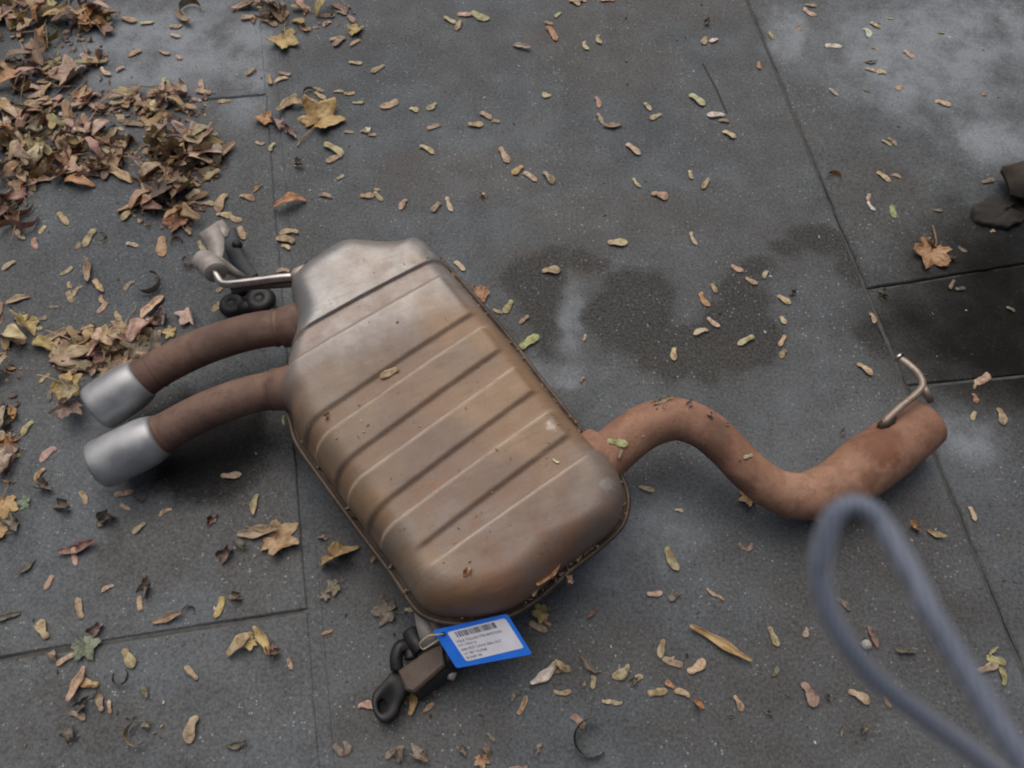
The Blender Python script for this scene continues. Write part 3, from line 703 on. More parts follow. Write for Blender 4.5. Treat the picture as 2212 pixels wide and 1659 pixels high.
def seed_mesh(k):
    r = random.Random(100 + k); arch = r.uniform(.0, .09) * r.choice((1, 1, -1)); tw = r.uniform(-.25, .25); sk = r.uniform(-.14, .14); wd = r.uniform(.15, .235); ns = r.uniform(.11, .16); cut = r.choice((1, 1, 1, .78))
    xs = [0, .03, .09, .17, .25, .33, .45, .58, .7, .8, .89, .95, .985, 1.0]
    rows, vv = [], []
    for x in xs:
        nut = max(0, 1 - ((x - .14) / .15) ** 2) ** .5 if abs(x - .14) < .15 else 0
        wing = wd * (min(1, max(0, (x - .12) / .42)) ** .7) * (max(0, 1 - ((x - .66) / .345) ** 4) if x > .66 else 1)
        hw = max((ns + .02) * nut, wing if x > .15 else 0, .045, (ns if .12 < x < .45 else 0)) * (1 + .06 * math.sin(23 * x + k))
        if cut < 1 and x > cut: hw *= .82
        row = []
        for j, v in enumerate((-1, -.6, 0, .6, 1)):
            y = hw * v + sk * math.sin(x * 3) + .03 * v * (1 if v > 0 else .4) * math.sin(5 * x + k)
            z = arch * math.sin(math.pi * x) * 1.1 + tw * y * (x - .3) + .05 * nut * (1 - v * v) + (.018 if v == -1 and x > .2 else 0) + .008 * math.sin(17 * x + 3 * v)
            row.append(Vector((x - .5, y, z))); vv.append(.9 if v == -1 else (.5 * nut))
        rows.append(row)
    v, f = sheet(rows, .018); z0 = min(p.z for p in v); v = [p - Vector((0, 0, z0)) for p in v]
    m = mesh("maple_seed", v, f); veinattr(m, vv); m.materials.append(M_LEAF); return m
SEEDM = [seed_mesh(k) for k in range(16)]
def maple_outline(t, r):
    """radius of a five-lobed leaf, t from the stalk round to the stalk"""
    a = (t - math.pi)                            # 0 at the middle lobe
    q = .46
    for c, L, wd in ((0, 1.0, .62), (1.05, .95, .60), (-1.05, .95, .60), (2.0, .70, .55), (-2.0, .70, .55)):
        d = abs((a - c + math.pi) % (2 * math.pi) - math.pi)
        if d < wd: q = max(q, L * (1 - .50 * (d / wd) ** .85))
        for sd, l2 in ((-1, .80), (1, .80), (-1.75, .66), (1.75, .66)):
            d2 = abs((a - c - sd * .21 + math.pi) % (2 * math.pi) - math.pi)
            if d2 < .16: q = max(q, L * l2 * (1.08 - d2 * 1.6))
    if abs(a) > 2.72: q *= max(.15, 1 - (abs(a) - 2.72) / .46)
    return q
def lobed_mesh(k, kind):
    r = random.Random(200 + k * 7 + len(kind)); NA, rings = 72, (0.04, .25, .5, .72, .88, 1.0)
    ph = r.uniform(0, 6.28); fold = r.uniform(0, 3.14); rows, vv = [], []
    for rr_ in rings:
        row = []
        for i in range(NA):
            t = 2 * math.pi * i / NA; L = maple_outline(t, r) * (1 + .07 * math.sin(9 * t + ph)) * .5 * rr_
            x, y = L * math.cos(t), L * math.sin(t); a = t - math.pi
            vein = max(0, max(1 - abs((a - c + math.pi) % (2 * math.pi) - math.pi) / .10 for c in (0, 1.02, -1.02, 2.05, -2.05)))
            q = noise.noise(Vector((x * 3.2 + k * 5, y * 3.2, ph)))
            z = .05 * q * rr_ - .03 * vein * rr_ + .05 * rr_ * rr_ * math.sin(2 * t + ph)
            p = Vector((x, y, z)); u = Vector((math.cos(fold), math.sin(fold), 0)); vv.append(vein)
            s = p.dot(u); n = Vector((-u.y, u.x, 0)); s2 = p.dot(n)
            if kind == "folded":                 # two halves standing up along a crease
                k_ = sstep(-.05, .05, s) * 1.9 - .15; h = abs(s) * (math.sin(1.15) if s > 0 else .1); p = n * s2 + u * (s * (math.cos(1.15) if s > 0 else 1)) + Vector((0, 0, z + h))
            elif kind == "cupped":
                rad = .62; an = s / rad; p = n * s2 + u * (rad * math.sin(an)) + Vector((0, 0, z + rad * (1 - math.cos(an)) + .25 * s2 * s2))
            elif kind == "crumpled":
                rad = .16; an = s / rad * .9; rad2 = rad + .10 * s2 + .05 * q
                p = n * (s2 * .85 + .06 * math.sin(an * 2)) + u * (rad2 * math.sin(an)) + Vector((0, 0, rad2 * (1 - math.cos(an)) + z * 2.2))
            row.append(p)
        row.append(row[0].copy()); vv.append(vv[-NA]); rows.append(row)
    v, f = sheet(rows, .006)
    z0 = min(p.z for p in v); v = [p - Vector((0, 0, z0)) for p in v]
    # stalk
    st_ = tube(catmull([Vector((.02, 0, .0)), Vector((.22, .02, .03)), Vector((.45, .10 * math.sin(ph), .05)), Vector((.62, .18 * math.sin(ph), .02))], 4), [.012] * 13, 5)
    if kind in ("flat", "cupped"): v, f = join([(v, f), ([p + Vector((0, 0, .02)) for p in st_[0]], st_[1])])
    m = mesh("fallen_leaf", v, f); veinattr(m, vv); m.materials.append(M_LEAF); return m
def strip_mesh(k, kind):
    r = random.Random(400 + k); nx, ny = 15, 5; rows, vv = [], []; ph = r.uniform(0, 6)
    for i in range(nx):
        x = i / (nx - 1); row = []
        hw = (.17 if kind != "ring" else .10) * (math.sin(math.pi * min(1, max(0, x * .94 + .03))) ** .7) * (1 + .2 * math.sin(11 * x + ph)) + .012
        for j in range(ny):
            v = (j / (ny - 1)) * 2 - 1; y = hw * v
            if kind == "ring":                   # a strip curled up on edge
                R_ = .36; an = (x - .5) * 4.3; p = Vector((R_ * math.sin(an), R_ * (1 - math.cos(an)) - .3, .12 + y + .05 * math.sin(3 * x + ph)))
            elif kind == "curl":                 # rolled along its length, ends lifted
                an = v * 1.25; rr2 = hw / 1.25 + .01; p = Vector((x - .5, rr2 * math.sin(an) + .14 * math.sin(2.6 * x + ph), rr2 * (1 - math.cos(an)) + .30 * (x - .5) ** 2 * (1 + math.sin(ph))))
            else:                                # arched
                p = Vector((x - .5, y + .08 * math.sin(3 * x + ph), .22 * math.sin(math.pi * x) + .25 * v * y))
            p += Vector((0, 0, .03 * noise.noise(Vector((x * 5, v * 2, ph)))))
            row.append(p); vv.append(1.0 if j == 2 else .0)
        rows.append(row)
    v, f = sheet(rows, .012); z0 = min(p.z for p in v); v = [p - Vector((0, 0, z0)) for p in v]
    m = mesh("fallen_leaf", v, f); veinattr(m, vv); m.materials.append(M_LEAF); return m
LM = {"L": [lobed_mesh(k, "flat") for k in range(3)], "F": [lobed_mesh(k, "folded") for k in range(4)], "C": [lobed_mesh(k, "cupped") for k in range(3)], "X": [lobed_mesh(k, "crumpled") for k in range(5)],
      "S": [strip_mesh(k, "curl") for k in range(4)], "N": [strip_mesh(3, "curl")], "A": [strip_mesh(k + 10, "arch") for k in range(3)], "O": [strip_mesh(k + 20, "ring") for k in range(3)]}
SHAPE = {"L": "flat lobed", "F": "folded", "C": "cupped", "X": "crumpled", "S": "rolled narrow", "N": "thin rolled", "A": "arched narrow", "O": "curled ring-like"}
NSEED = [0]; NLEAF = [0]
def settle(o, z, tilt=.12):
    """turn a little out of level and rest the lowest point at height z"""
    o.rotation_euler.x = rnd.uniform(-tilt, tilt); o.rotation_euler.y = rnd.uniform(-tilt, tilt)
    m = o.rotation_euler.to_matrix(); sc_ = Matrix.Diagonal(o.scale).to_3x3(); mm = m @ sc_
    o.location.z = z + .0006 - min((mm @ v.co).z for v in o.data.vertices)
def seed(a, b, col, z=0.0, tilt=.10, where=None, slim=1.0):
    d = b - a; L = d.length
    o = link("maple_seed", rnd.choice(SEEDM)); NSEED[0] += 1
    o.location = (a + b) / 2; o.rotation_euler.z = math.atan2(d.y, d.x); o.scale = (L, L * slim, L * .9)
    o.color = jit(PAL[col][1]); settle(o, z, tilt); o["category"] = "maple seed"; o["group"] = "maple seeds fallen on the concrete and on the exhaust"
    ITEMS.append((o, "seed", col, None, where)); return o
def leaf(p, size, typ, rot, col, z=0.0, tilt=.15, where=None):
    o = link("fallen_leaf", rnd.choice(LM[typ])); NLEAF[0] += 1
    o.location = p; o.rotation_euler.z = rot; o.scale = (size, size * (rnd.choice((1, -1)) if typ != 'N' else .45), size * (1 if typ != 'N' else .5)); 
    o.color = jit(PAL[col][1]); settle(o, z, tilt); o["category"] = "leaf"; o["group"] = "dry leaves fallen on the concrete"
    ITEMS.append((o, "leaf", col, typ, where)); return o
def tp(c, r, x, y): return c * 553.1 + x * .25, r * 414.8 + y * .25
# every loose seed of the photograph: wing end x y, nut end x y, colour; in fourths of a pixel within a quarter-width tile
TR = {
(0, 0): "1060 160 1180 190 t;1220 210 1330 195 p;1470 235 1570 225 t;1480 300 1560 320 p;1220 440 1110 490 t;1380 440 1470 470 t;1530 490 1575 510 p;710 480 820 560 r;880 590 960 655 p;1080 590 1010 625 r;1415 680 1465 735 g;1560 740 1480 770 t;1740 700 1760 770 r;1820 810 1700 790 t;1990 880 1890 890 t;2212 600 2130 650 t;2212 160 2090 165 t;1740 880 1640 860 r;1360 890 1430 1010 t;1190 985 1330 990 t;1010 1000 1050 1060 t;990 1120 1070 1130 t;1270 1125 1420 1135 p;1540 1090 1590 1160 t;520 990 640 995 p;360 960 230 900 t;940 970 1060 920 t;1790 1100 1780 1180 b",
(1, 0): "675 145 555 140 t;650 195 585 230 r;415 260 475 262 t;540 240 490 245 b;690 60 790 110 b;700 110 780 132 b;800 140 860 200 b;80 170 175 230 t;0 80 140 100 t;10 20 150 80 b;810 545 915 550 t;1105 570 1000 630 t;900 350 820 405 t;275 680 165 715 p;110 650 130 730 t;670 800 755 800 t;850 808 765 815 t;840 895 932 890 g;1220 880 1080 932 r;1330 940 1400 965 p;1555 895 1475 950 t;1485 1122 1595 1085 t;1940 980 2035 1030 t;1835 1080 1960 1080 t;2040 1050 2105 1060 b;765 1145 840 1150 b;600 1260 750 1335 p;740 1350 612 1408 t;0 1230 75 1245 r;165 1245 125 1305 p;1420 1275 1530 1332 p;2110 1290 2180 1408 p;755 1515 700 1550 g;1745 130 1860 135 p;1870 110 2012 170 g;1630 160 1730 205 p;1770 190 1728 262 t;905 1140 1000 1160 b;970 1168 1040 1168 t;640 350 760 335 t;770 330 670 405 b;510 800 600 858 t;500 770 582 795 b;300 650 200 632 b;1020 1640 1070 1645 t",
(2, 0): "500 10 580 48 p;640 15 560 8 t;880 5 770 12 r;420 115 375 158 g;280 200 352 216 b;310 245 380 355 o;625 365 655 432 p;745 310 768 382 t;1680 330 1652 392 t;1775 345 1705 362 w;2130 545 2140 602 o;335 832 262 815 p;720 850 748 932 r;740 990 782 1072 t;1145 900 1198 957 p;1285 990 1192 1032 t;1540 825 1652 918 p;1830 1000 1688 1000 w;1825 1140 1922 1198 p;990 1250 1097 1342 p;90 1440 2 1505 y;105 1500 207 1568 p;275 1500 352 1588 t;1050 1545 1108 1618 p;1535 1480 1552 1552 p;1695 1550 1642 1636 t;1870 1062 1785 1050 b",
(3, 0): "320 45 412 58 b;310 80 408 136 p;245 225 287 268 b;10 285 52 342 t;880 200 968 242 p;825 255 866 328 w;1020 160 1076 166 g;1465 285 1520 292 t;1165 445 1252 507 r;495 405 628 410 w;890 420 945 442 b;840 602 935 625 p;1012 640 935 632 p;530 770 602 832 r;1155 745 1088 772 t;820 770 876 797 d;1445 880 1568 922 p;1830 808 1880 828 b;980 1220 1064 1264 t;1030 1200 1112 1262 b;940 1495 1048 1575 p;1060 1520 1142 1540 t;1840 1582 1945 1552 d;1100 1085 1130 1105 m",
(0, 1): "150 330 222 412 t;395 300 348 362 p;305 408 325 492 r;510 190 592 284 t;820 338 738 472 g;690 440 658 492 b;1100 452 1192 472 p;1412 405 1412 558 t;1180 158 1062 252 t;140 608 28 678 t;628 658 528 718 t;600 780 622 832 t;708 818 640 902 t;590 868 628 956 t;1158 778 1086 854 b;880 900 902 962 t;922 958 848 1046 t;1000 1038 1052 1114 t;420 1000 512 996 d;300 1190 372 1180 t;430 1578 350 1652 t;1960 36 1890 174 t;1740 108 1852 114 t;1880 200 1992 222 p;1980 188 2088 252 t;2070 308 2118 414 t;2080 38 2195 74 t;1720 438 1774 514 t;1930 828 1876 866 t;1892 956 1838 1034 t;340 1110 412 1092 u",
(1, 1): "905 38 1022 32 t;1030 8 1092 78 t;655 55 548 34 b;1300 72 1248 154 t;1592 98 1520 174 b;1650 58 1692 168 p;365 358 213 364 t;330 438 178 408 t;225 468 292 498 p;285 690 183 690 r;1720 608 1798 684 p;2050 1018 2132 1044 t;2210 948 2148 1044 g",
(2, 1): "1210 18 1338 62 t;830 438 988 442 p;1545 358 1592 454 p;265 688 408 692 t;1890 642 1994 684 r;2020 748 2114 794 t;2208 688 2176 750 p;1630 876 1702 984 o;1720 798 1764 872 t;1690 1092 1788 1168 p;1688 1198 1572 1234 p;2078 1256 1952 1320 p;1405 1352 1400 1456 p;80 1352 222 1246 g;140 1078 68 1138 b;615 1288 628 1232 t",
(3, 1): "870 22 853 80 r;863 86 918 164 w;1072 122 1098 228 g;1420 158 1504 168 d;1640 478 1712 518 d;1604 768 1568 842 d;1618 842 1692 832 d;85 898 188 964 p;110 1078 148 1144 p;142 1246 94 1334 p;152 1372 108 1434 t;878 1056 912 1134 t;772 1488 888 1584 p;1894 1586 1782 1654 p;2058 998 2124 1034 d;1916 352 1955 338 p",
(0, 2): "482 556 362 674 r;398 738 308 834 t;698 936 752 1038 t;1918 792 2084 786 t;1258 1206 1152 1288 t;1484 1086 1386 1142 t;1048 1048 1124 1084 t;292 328 198 446 g;182 618 40 690 t;442 60 428 152 d;640 1418 662 1564 r;1000 962 1160 930 b",
(2, 2): "1098 888 1224 924 t;1408 1088 1474 1102 p;1338 1418 1434 1606 t;1960 1380 2010 1430 b;2070 1380 2016 1436 b",
(3, 2): "1768 88 1792 164 o;1784 246 1768 316 p;1988 216 2024 350 t;1738 1066 1782 1184 p;1796 0 1780 45 p",
(0, 3): "458 0 398 116 t;712 364 678 196 t;418 536 356 386 t;984 86 886 134 t;1222 294 1212 176 t;1922 186 1866 360 y;1078 636 1154 786 t;1704 894 1606 786 t;1704 1216 1638 1436 t;640 678 496 764 r;850 942 708 908 y;608 1190 734 1240 b;958 1184 948 1076 r;885 1165 868 1030 b",
(1, 3): "660 474 568 504 o;278 718 312 804 t;1442 1174 1534 1096 t;1288 288 1354 302 p;1276 1482 1128 1574 d;888 1128 1024 1132 r;680 1458 776 1544 d;760 1430 800 1540 d;2000 1360 2060 1430 d",
(2, 3): "155 408 298 474 r;262 378 334 424 o;1168 158 1294 142 r;1442 148 1352 204 d;1680 112 1760 170 t;1826 212 1756 168 t;1308 556 1280 704 t;1466 772 1298 720 t;1520 826 1654 728 p;1004 776 868 872 t;1032 942 1124 866 p;492 802 308 828 t;700 866 690 974 t;364 998 504 990 t;778 1078 862 1082 p;948 1092 862 1082 t;1178 1020 1332 990 t;1532 1042 1396 998 t;1402 968 1328 906 o;1918 1038 1982 1164 t;518 1208 622 1312 b;0 1080 60 996 d;58 1192 122 1040 t",
(3, 3): "8 448 78 602 t;588 208 702 294 d;332 450 308 524 r;298 928 392 1124 b;698 998 864 1094 p;1888 708 2042 752 g;1814 824 1972 768 t;2030 944 1998 788 g;40 864 72 778 d;998 1038 1054 1134 t",
}
for (c, r), s in TR.items():
    for it in s.split(";"):
        x0, y0, x1, y1, k = it.split(); a = tp(c, r, float(x0), float(y0)); b = tp(c, r, float(x1), float(y1))
        L = math.hypot(a[0] - b[0], a[1] - b[1])
        mx, my = (a[0] + b[0]) / 2, (a[1] + b[1]) / 2; g_ = 1.1; a = (mx + (a[0] - mx) * g_, my + (a[1] - my) * g_); b = (mx + (b[0] - mx) * g_, my + (b[1] - my) * g_)
        seed(P(*a), P(*b), k, 0.0005, .08 if L > 14 else .2, slim=rnd.uniform(.85, 1.2) * (1 if L > 20 else 1.25))
# seeds caught on the exhaust: drop them on the surface under them
for x0, y0, x1, y1, k, wh in ((862, 798, 822, 818, "t", "on the ribbed silencer top"), (1311, 954, 1356, 961, "g", "on the start of the curved inlet pipe"), (1624, 983, 1604, 989, "p", "on the middle of the curved inlet pipe"), (1194, 992, 1208, 1000, "w", "near the right rim of the silencer"), (616, 897, 616, 918, "g", "hanging on the silencer rim below the tail pipes")):
    h0, h1 = hit_exhaust(x0, y0), hit_exhaust(x1, y1)
    if h0 is None: h0 = (P(x0, y0, .08), Vector((-.6, -.3, .7)))
    if h1 is None: h1 = (P(x1, y1, .075), Vector((-.6, -.3, .7)))
    o = seed(h0[0], h1[0], k, 0, 0, wh); nrm = (h0[1] + h1[1]).normalized(); xx = (h1[0] - h0[0]).normalized(); yy = nrm.cross(xx).normalized(); zz = xx.cross(yy)
    if zz.z < 0: yy, zz = -yy, -zz
    o.rotation_euler = Matrix((xx, yy, zz)).transposed().to_euler(); o.location = (h0[0] + h1[0]) / 2 + zz * .0015
# the larger leaves one by one: tile, x, y, size, shape, turn, colour
for c, r, x, y, s, typ, rot, k in (
    (1, 0, 245, 355, 245, "C", 95, "y"), (1, 0, 545, 1060, 360, "C", 240, "y"), (1, 0, 75, 1030, 165, "C", 100, "o"), (1, 0, 215, 1090, 270, "X", 20, "u"), (1, 0, 300, 1150, 200, "X", 70, "b"), (1, 0, 275, 920, 230, "S", 75, "t"), (1, 0, 350, 920, 170, "A", 25, "t"), (1, 0, 840, 280, 150, "C", 200, "y"), (1, 0, 390, 1440, 140, "X", 0, "b"), (1, 0, 460, 810, 130, "O", 40, "b"), (1, 0, 430, 110, 90, "S", 100, "o"), (1, 0, 230, 90, 150, "X", 0, "b"), (1, 0, 20, 1640, 100, "S", 45, "o"), (1, 0, 990, 1130, 70, "F", 45, "w"),
    (2, 0, 85, 415, 150, "S", 0, "r"), (2, 0, 865, 1085, 165, "S", 175, "b"), (2, 0, 1685, 200, 100, "X", 0, "d"), (2, 0, 550, 20, 110, "S", 20, "t"), (3, 0, 560, 1545, 150, "O", 150, "o"), (3, 0, 880, 540, 100, "S", 10, "d"),
    (0, 0, 825, 190, 230, "C", 60, "y"), (0, 0, 660, 680, 320, "F", 0, "r"), (0, 0, 715, 830, 150, "C", 100, "o"), (0, 0, 110, 720, 270, "A", 20, "o"), (0, 0, 700, 1105, 200, "L", 0, "k"), (0, 0, 1590, 165, 220, "S", 150, "b"), (0, 0, 1650, 95, 230, "O", 200, "t"), (0, 0, 1420, 1350, 190, "X", 30, "k"), (0, 0, 1450, 900, 240, "X", 80, "u"), (0, 0, 1560, 930, 220, "S", 120, "b"), (0, 0, 1020, 870, 230, "A", 10, "b"), (0, 0, 950, 1230, 260, "S", 60, "r"), (0, 0, 1780, 1270, 300, "A", 20, "y"), (0, 0, 1240, 1520, 250, "O", 220, "t"), (0, 0, 1040, 1520, 280, "S", 130, "r"), (0, 0, 100, 1180, 320, "S", 125, "w"), (0, 0, 700, 1600, 260, "A", 0, "o"),
    (0, 1, 170, 140, 300, "O", 150, "t"), (0, 1, 890, 400, 120, "O", 90, "t"), (0, 1, 780, 690, 220, "S", 120, "b"), (0, 1, 860, 820, 170, "S", 150, "t"), (0, 1, 165, 950, 190, "S", 15, "r"), (0, 1, 240, 1140, 240, "F", 70, "y"), (0, 1, 180, 1300, 170, "X", 0, "u"), (0, 1, 1310, 810, 260, "O", 60, "d"), (0, 1, 1540, 440, 130, "O", 10, "t"), (0, 1, 1560, 245, 230, "C", 80, "o"), (0, 1, 1640, 350, 150, "X", 0, "r"), (0, 1, 1240, 140, 240, "O", 10, "y"), (0, 1, 400, 1340, 260, "A", 150, "y"), (0, 1, 640, 1350, 280, "F", 90, "t"), (0, 1, 880, 1310, 330, "F", 20, "y"), (0, 1, 1110, 1210, 260, "C", 100, "t"), (0, 1, 1220, 1230, 260, "S", 80, "r"), (0, 1, 1330, 1010, 260, "S", 80, "r"), (0, 1, 1320, 1130, 280, "X", 80, "b"), (0, 1, 1490, 1220, 160, "L", 0, "y"), (0, 1, 1320, 1290, 210, "S", 70, "r"), (0, 1, 1660, 1070, 200, "F", 60, "r"), (0, 1, 1000, 1430, 260, "L", 30, "o"), (0, 1, 600, 1480, 330, "A", 0, "t"), (0, 1, 1010, 1240, 140, "S", 120, "g"), (0, 1, 740, 1250, 330, "O", 30, "b"), (0, 1, 1640, 620, 150, "O", 160, "r"), (0, 1, 480, 1260, 250, "S", 20, "t"), (0, 1, 1420, 1080, 230, "X", 40, "u"), (0, 1, 1100, 1330, 250, "X", 10, "b"), (0, 1, 830, 1550, 170, "X", 10, "r"), (0, 1, 950, 1510, 200, "C", 10, "t"),
    (1, 1, 300, 120, 260, "A", 10, "o"), (1, 1, 1955, 870, 160, "C", 40, "o"), (1, 1, 1975, 40, 110, "X", 10, "p"), (2, 1, 605, 1615, 90, "S", 80, "b"), (3, 1, 1400, 530, 300, "C", 60, "o"), (3, 1, 1370, 440, 200, "X", 60, "b"), (3, 1, 1580, 590, 120, "X", 30, "u"), (3, 1, 990, 890, 130, "X", 10, "d"), (3, 1, 1000, 930, 90, "O", 60, "p"), (3, 1, 215, 880, 90, "X", 10, "k"),
    (0, 2, 620, 60, 260, "C", 150, "y"), (0, 2, 690, 130, 260, "C", 60, "t"), (0, 2, 660, 260, 230, "F", 90, "u"), (0, 2, 680, 40, 200, "X", 90, "k"), (0, 2, 50, 1040, 300, "L", 100, "y"), (0, 2, 240, 1030, 150, "L", 0, "G"), (0, 2, 90, 340, 200, "X", 0, "d"), (0, 2, 60, 530, 220, "C", 0, "t"), (0, 2, 130, 490, 120, "S", 40, "o"), (0, 2, 150, 1200, 270, "X", 0, "d"), (0, 2, 30, 1290, 150, "C", 0, "y"), (0, 2, 410, 900, 230, "X", 30, "d"), (0, 2, 700, 1410, 300, "S", 0, "k"), (0, 2, 1240, 980, 140, "O", 20, "t"), (0, 2, 1850, 1170, 170, "X", 0, "k"), (0, 2, 580, 1080, 230, "X", 0, "d"), (0, 2, 950, 1170, 250, "X", 40, "d"), (0, 2, 1980, 1480, 230, "X", 0, "k"), (0, 2, 2090, 1410, 200, "X", 0, "m"), (0, 2, 230, 1580, 170, "S", 60, "m"),
    (1, 2, 40, 1280, 330, "S", 170, "t"), (1, 2, 180, 1340, 330, "C", 160, "t"), (1, 2, 690, 1520, 330, "F", 150, "y"), (1, 2, 590, 1330, 130, "X", 60, "u"), (1, 2, 1030, 1500, 140, "X", 0, "r"), (1, 2, 10, 1050, 180, "S", 80, "g"), (2, 2, 2040, 985, 200, "L", 20, "o"), (3, 2, 1270, 1250, 160, "X", 0, "o"), (3, 2, 1450, 1290, 150, "S", 150, "t"), (3, 2, 420, 1180, 170, "X", 50, "b"), (3, 2, 640, 410, 110, "X", 0, "d"),
    (0, 3, 740, 600, 300, "L", 130, "G"), (0, 3, 860, 460, 220, "X", 0, "u"), (0, 3, 690, 940, 270, "S", 95, "t"), (0, 3, 740, 1100, 200, "X", 0, "m"), (0, 3, 1190, 1360, 260, "O", 290, "t"), (0, 3, 1290, 1290, 150, "X", 0, "b"), (0, 3, 1470, 360, 240, "S", 0, "b"), (0, 3, 1640, 300, 130, "O", 0, "d"), (0, 3, 2080, 590, 260, "A", 35, "t"), (0, 3, 2170, 560, 150, "C", 35, "y"), (0, 3, 80, 350, 190, "S", 0, "m"), (0, 3, 1280, 90, 230, "X", 30, "d"), (0, 3, 1270, 1000, 170, "X", 0, "d"), (0, 3, 480, 700, 170, "X", 0, "b"), (0, 3, 800, 1010, 160, "O", 100, "t"), (0, 3, 2060, 190, 180, "X", 0, "d"), (0, 3, 640, 1380, 230, "X", 0, "m"), (0, 3, 2050, 1440, 180, "S", 20, "m"), (0, 3, 1060, 880, 180, "O", 10, "m"),
    (1, 3, 130, 620, 230, "X", 50, "u"), (1, 3, 60, 560, 260, "S", 110, "y"), (1, 3, 190, 650, 170, "X", 0, "k"), (1, 3, 1950, 1580, 170, "L", 100, "o"), (1, 3, 1430, 1540, 260, "X", 20, "b"), (1, 3, 1250, 1520, 200, "X", 80, "d"), (1, 3, 690, 90, 190, "L", 30, "d"), (1, 3, 610, 170, 120, "L", 30, "d"), (1, 3, 1365, 1080, 220, "S", 65, "y"), (1, 3, 1510, 1020, 200, "X", 60, "u"), (1, 3, 1250, 1120, 170, "O", 290, "p"), (1, 3, 1310, 1080, 150, "X", 290, "u"), (1, 3, 1800, 1510, 150, "X", 0, "d"), (1, 3, 2010, 1510, 170, "X", 0, "d"), (1, 3, 1150, 310, 220, "C", 0, "d"),
    (2, 3, 260, 320, 160, "C", 10, "y"), (2, 3, 1790, 590, 540, "N", -24, "y"), (2, 3, 1600, 1100, 170, "X", 80, "o"), (2, 3, 650, 1400, 400, "O", 100, "m"), (2, 3, 260, 830, 270, "S", 45, "w"), (2, 3, 420, 790, 200, "X", 10, "t"), (2, 3, 670, 760, 180, "S", -40, "d"), (2, 3, 225, 1490, 140, "X", 0, "b"), (2, 3, 50, 1650, 150, "S", 10, "b"), (2, 3, 620, 930, 80, "X", 0, "r"), (2, 3, 690, 330, 110, "S", 60, "k"), (2, 3, 1060, 900, 140, "X", 0, "m"), (2, 3, 1890, 1215, 60, "X", 0, "m"),
    (3, 3, 900, 530, 170, "S", 88, "k"), (3, 3, 1180, 650, 170, "S", -22, "m"), (3, 3, 10, 1180, 100, "X", 0, "d"), (3, 3, 820, 1310, 150, "X", 0, "d"), (3, 3, 640, 1350, 80, "S", 60, "d"), (3, 3, 1930, 650, 110, "S", 50, "g"), (3, 3, 520, 1050, 90, "X", 0, "m")):
    px, py = tp(c, r, x, y); p = P(px, py); sz = s * .25 / F * (CAM_H - 0) / (-ray(px, py).z) * 1.06 * (1.35 if typ in 'CF' else 1)
    tipleaf = (c, r) == (0, 2) and x > 600 and y < 300
    leaf(p, sz, typ, R(rot), k, .016 if tipleaf else .0008, .5 if tipleaf else .16)
# leaves caught on the exhaust
for px, py, s, typ, rot, k, wh in ((1278, 1186, 34, "L", 0, "r", "stuck on the right rim of the silencer"), (1010, 1232, 34, "X", 60, "o", "on the near end of the silencer"), (1185, 1245, 62, "S", 62, "o", "on the rim beside the tag"), (1160, 1275, 30, "S", 80, "p", "on the rim beside the tag"), (1230, 1252, 40, "X", 0, "b", "on the rim beside the tag"), (1040, 628, 34, "C", 30, "o", "on the far rim of the silencer"),
                                 (1340, 980, 26, "S", 90, "b", "on the start of the curved inlet pipe"), (1430, 866, 46, "S", 5, "b", "on top of the bend of the curved inlet pipe"), (1490, 872, 30, "X", 5, "u", "on top of the bend of the curved inlet pipe"), (1535, 900, 26, "X", 5, "b", "on top of the bend of the curved inlet pipe"), (1570, 918, 20, "S", 50, "k", "on top of the bend of the curved inlet pipe"), (708, 900, 24, "X", 0, "o", "on the left flank of the silencer")):
    h = hit_exhaust(px, py); p = h[0] if h else P(px, py, ZF)
    o = leaf(p, s / F * (CAM_H - p.z) * 1.1, typ, R(rot), k, p.z, .2, wh)
# the swept heaps: leaves and seeds lying on one another, thicker towards the middle of each heap
HEAP = [("in the top left corner heap", (95, 40, 150, 58), 40), ("in the thin corner heap fringe", (120, 150, 110, 70), 28), ("in the heap at the left edge", (40, 325, 75, 85), 46), ("in the middle of the left heap", (180, 335, 100, 60), 40), ("at the left heap's right end", (385, 345, 100, 58), 66), ("in the loose patch above the left heap", (330, 235, 120, 45), 36), ("loose near the left edge", (110, 240, 120, 45), 20), ("in the tongue below the left heap", (360, 440, 75, 50), 24), ("low on the left edge", (25, 450, 45, 60), 12), ("in the heap behind the tail pipes", (235, 765, 120, 55), 30), ("at the lower left edge", (12, 850, 36, 220), 12), ("in the drift right of the corner heap", (640, 30, 120, 36), 10)]
def inside(q, e): return ((q[0] - e[0]) / e[2]) ** 2 + ((q[1] - e[1]) / e[3]) ** 2
MASS = []                                        # heap members past the limit for single objects
def mass(p, size, me, rot, col, z, tilt, slim=1.0):
    m = Matrix.Translation(p) @ Matrix.Rotation(rot, 4, 'Z') @ Matrix.Rotation(rnd.uniform(-tilt, tilt), 4, 'X') @ Matrix.Rotation(rnd.uniform(-tilt, tilt), 4, 'Y') @ Matrix.Diagonal((size, size * slim, size * min(1, slim * 2), 1))
    v = [m @ q.co for q in me.vertices]; d = z + .0006 - min(q.z for q in v); MASS.append(([q + Vector((0, 0, d)) for q in v], [tuple(f.vertices) for f in me.polygons], jit(PAL[col][1])))
NS0 = NSEED[0]
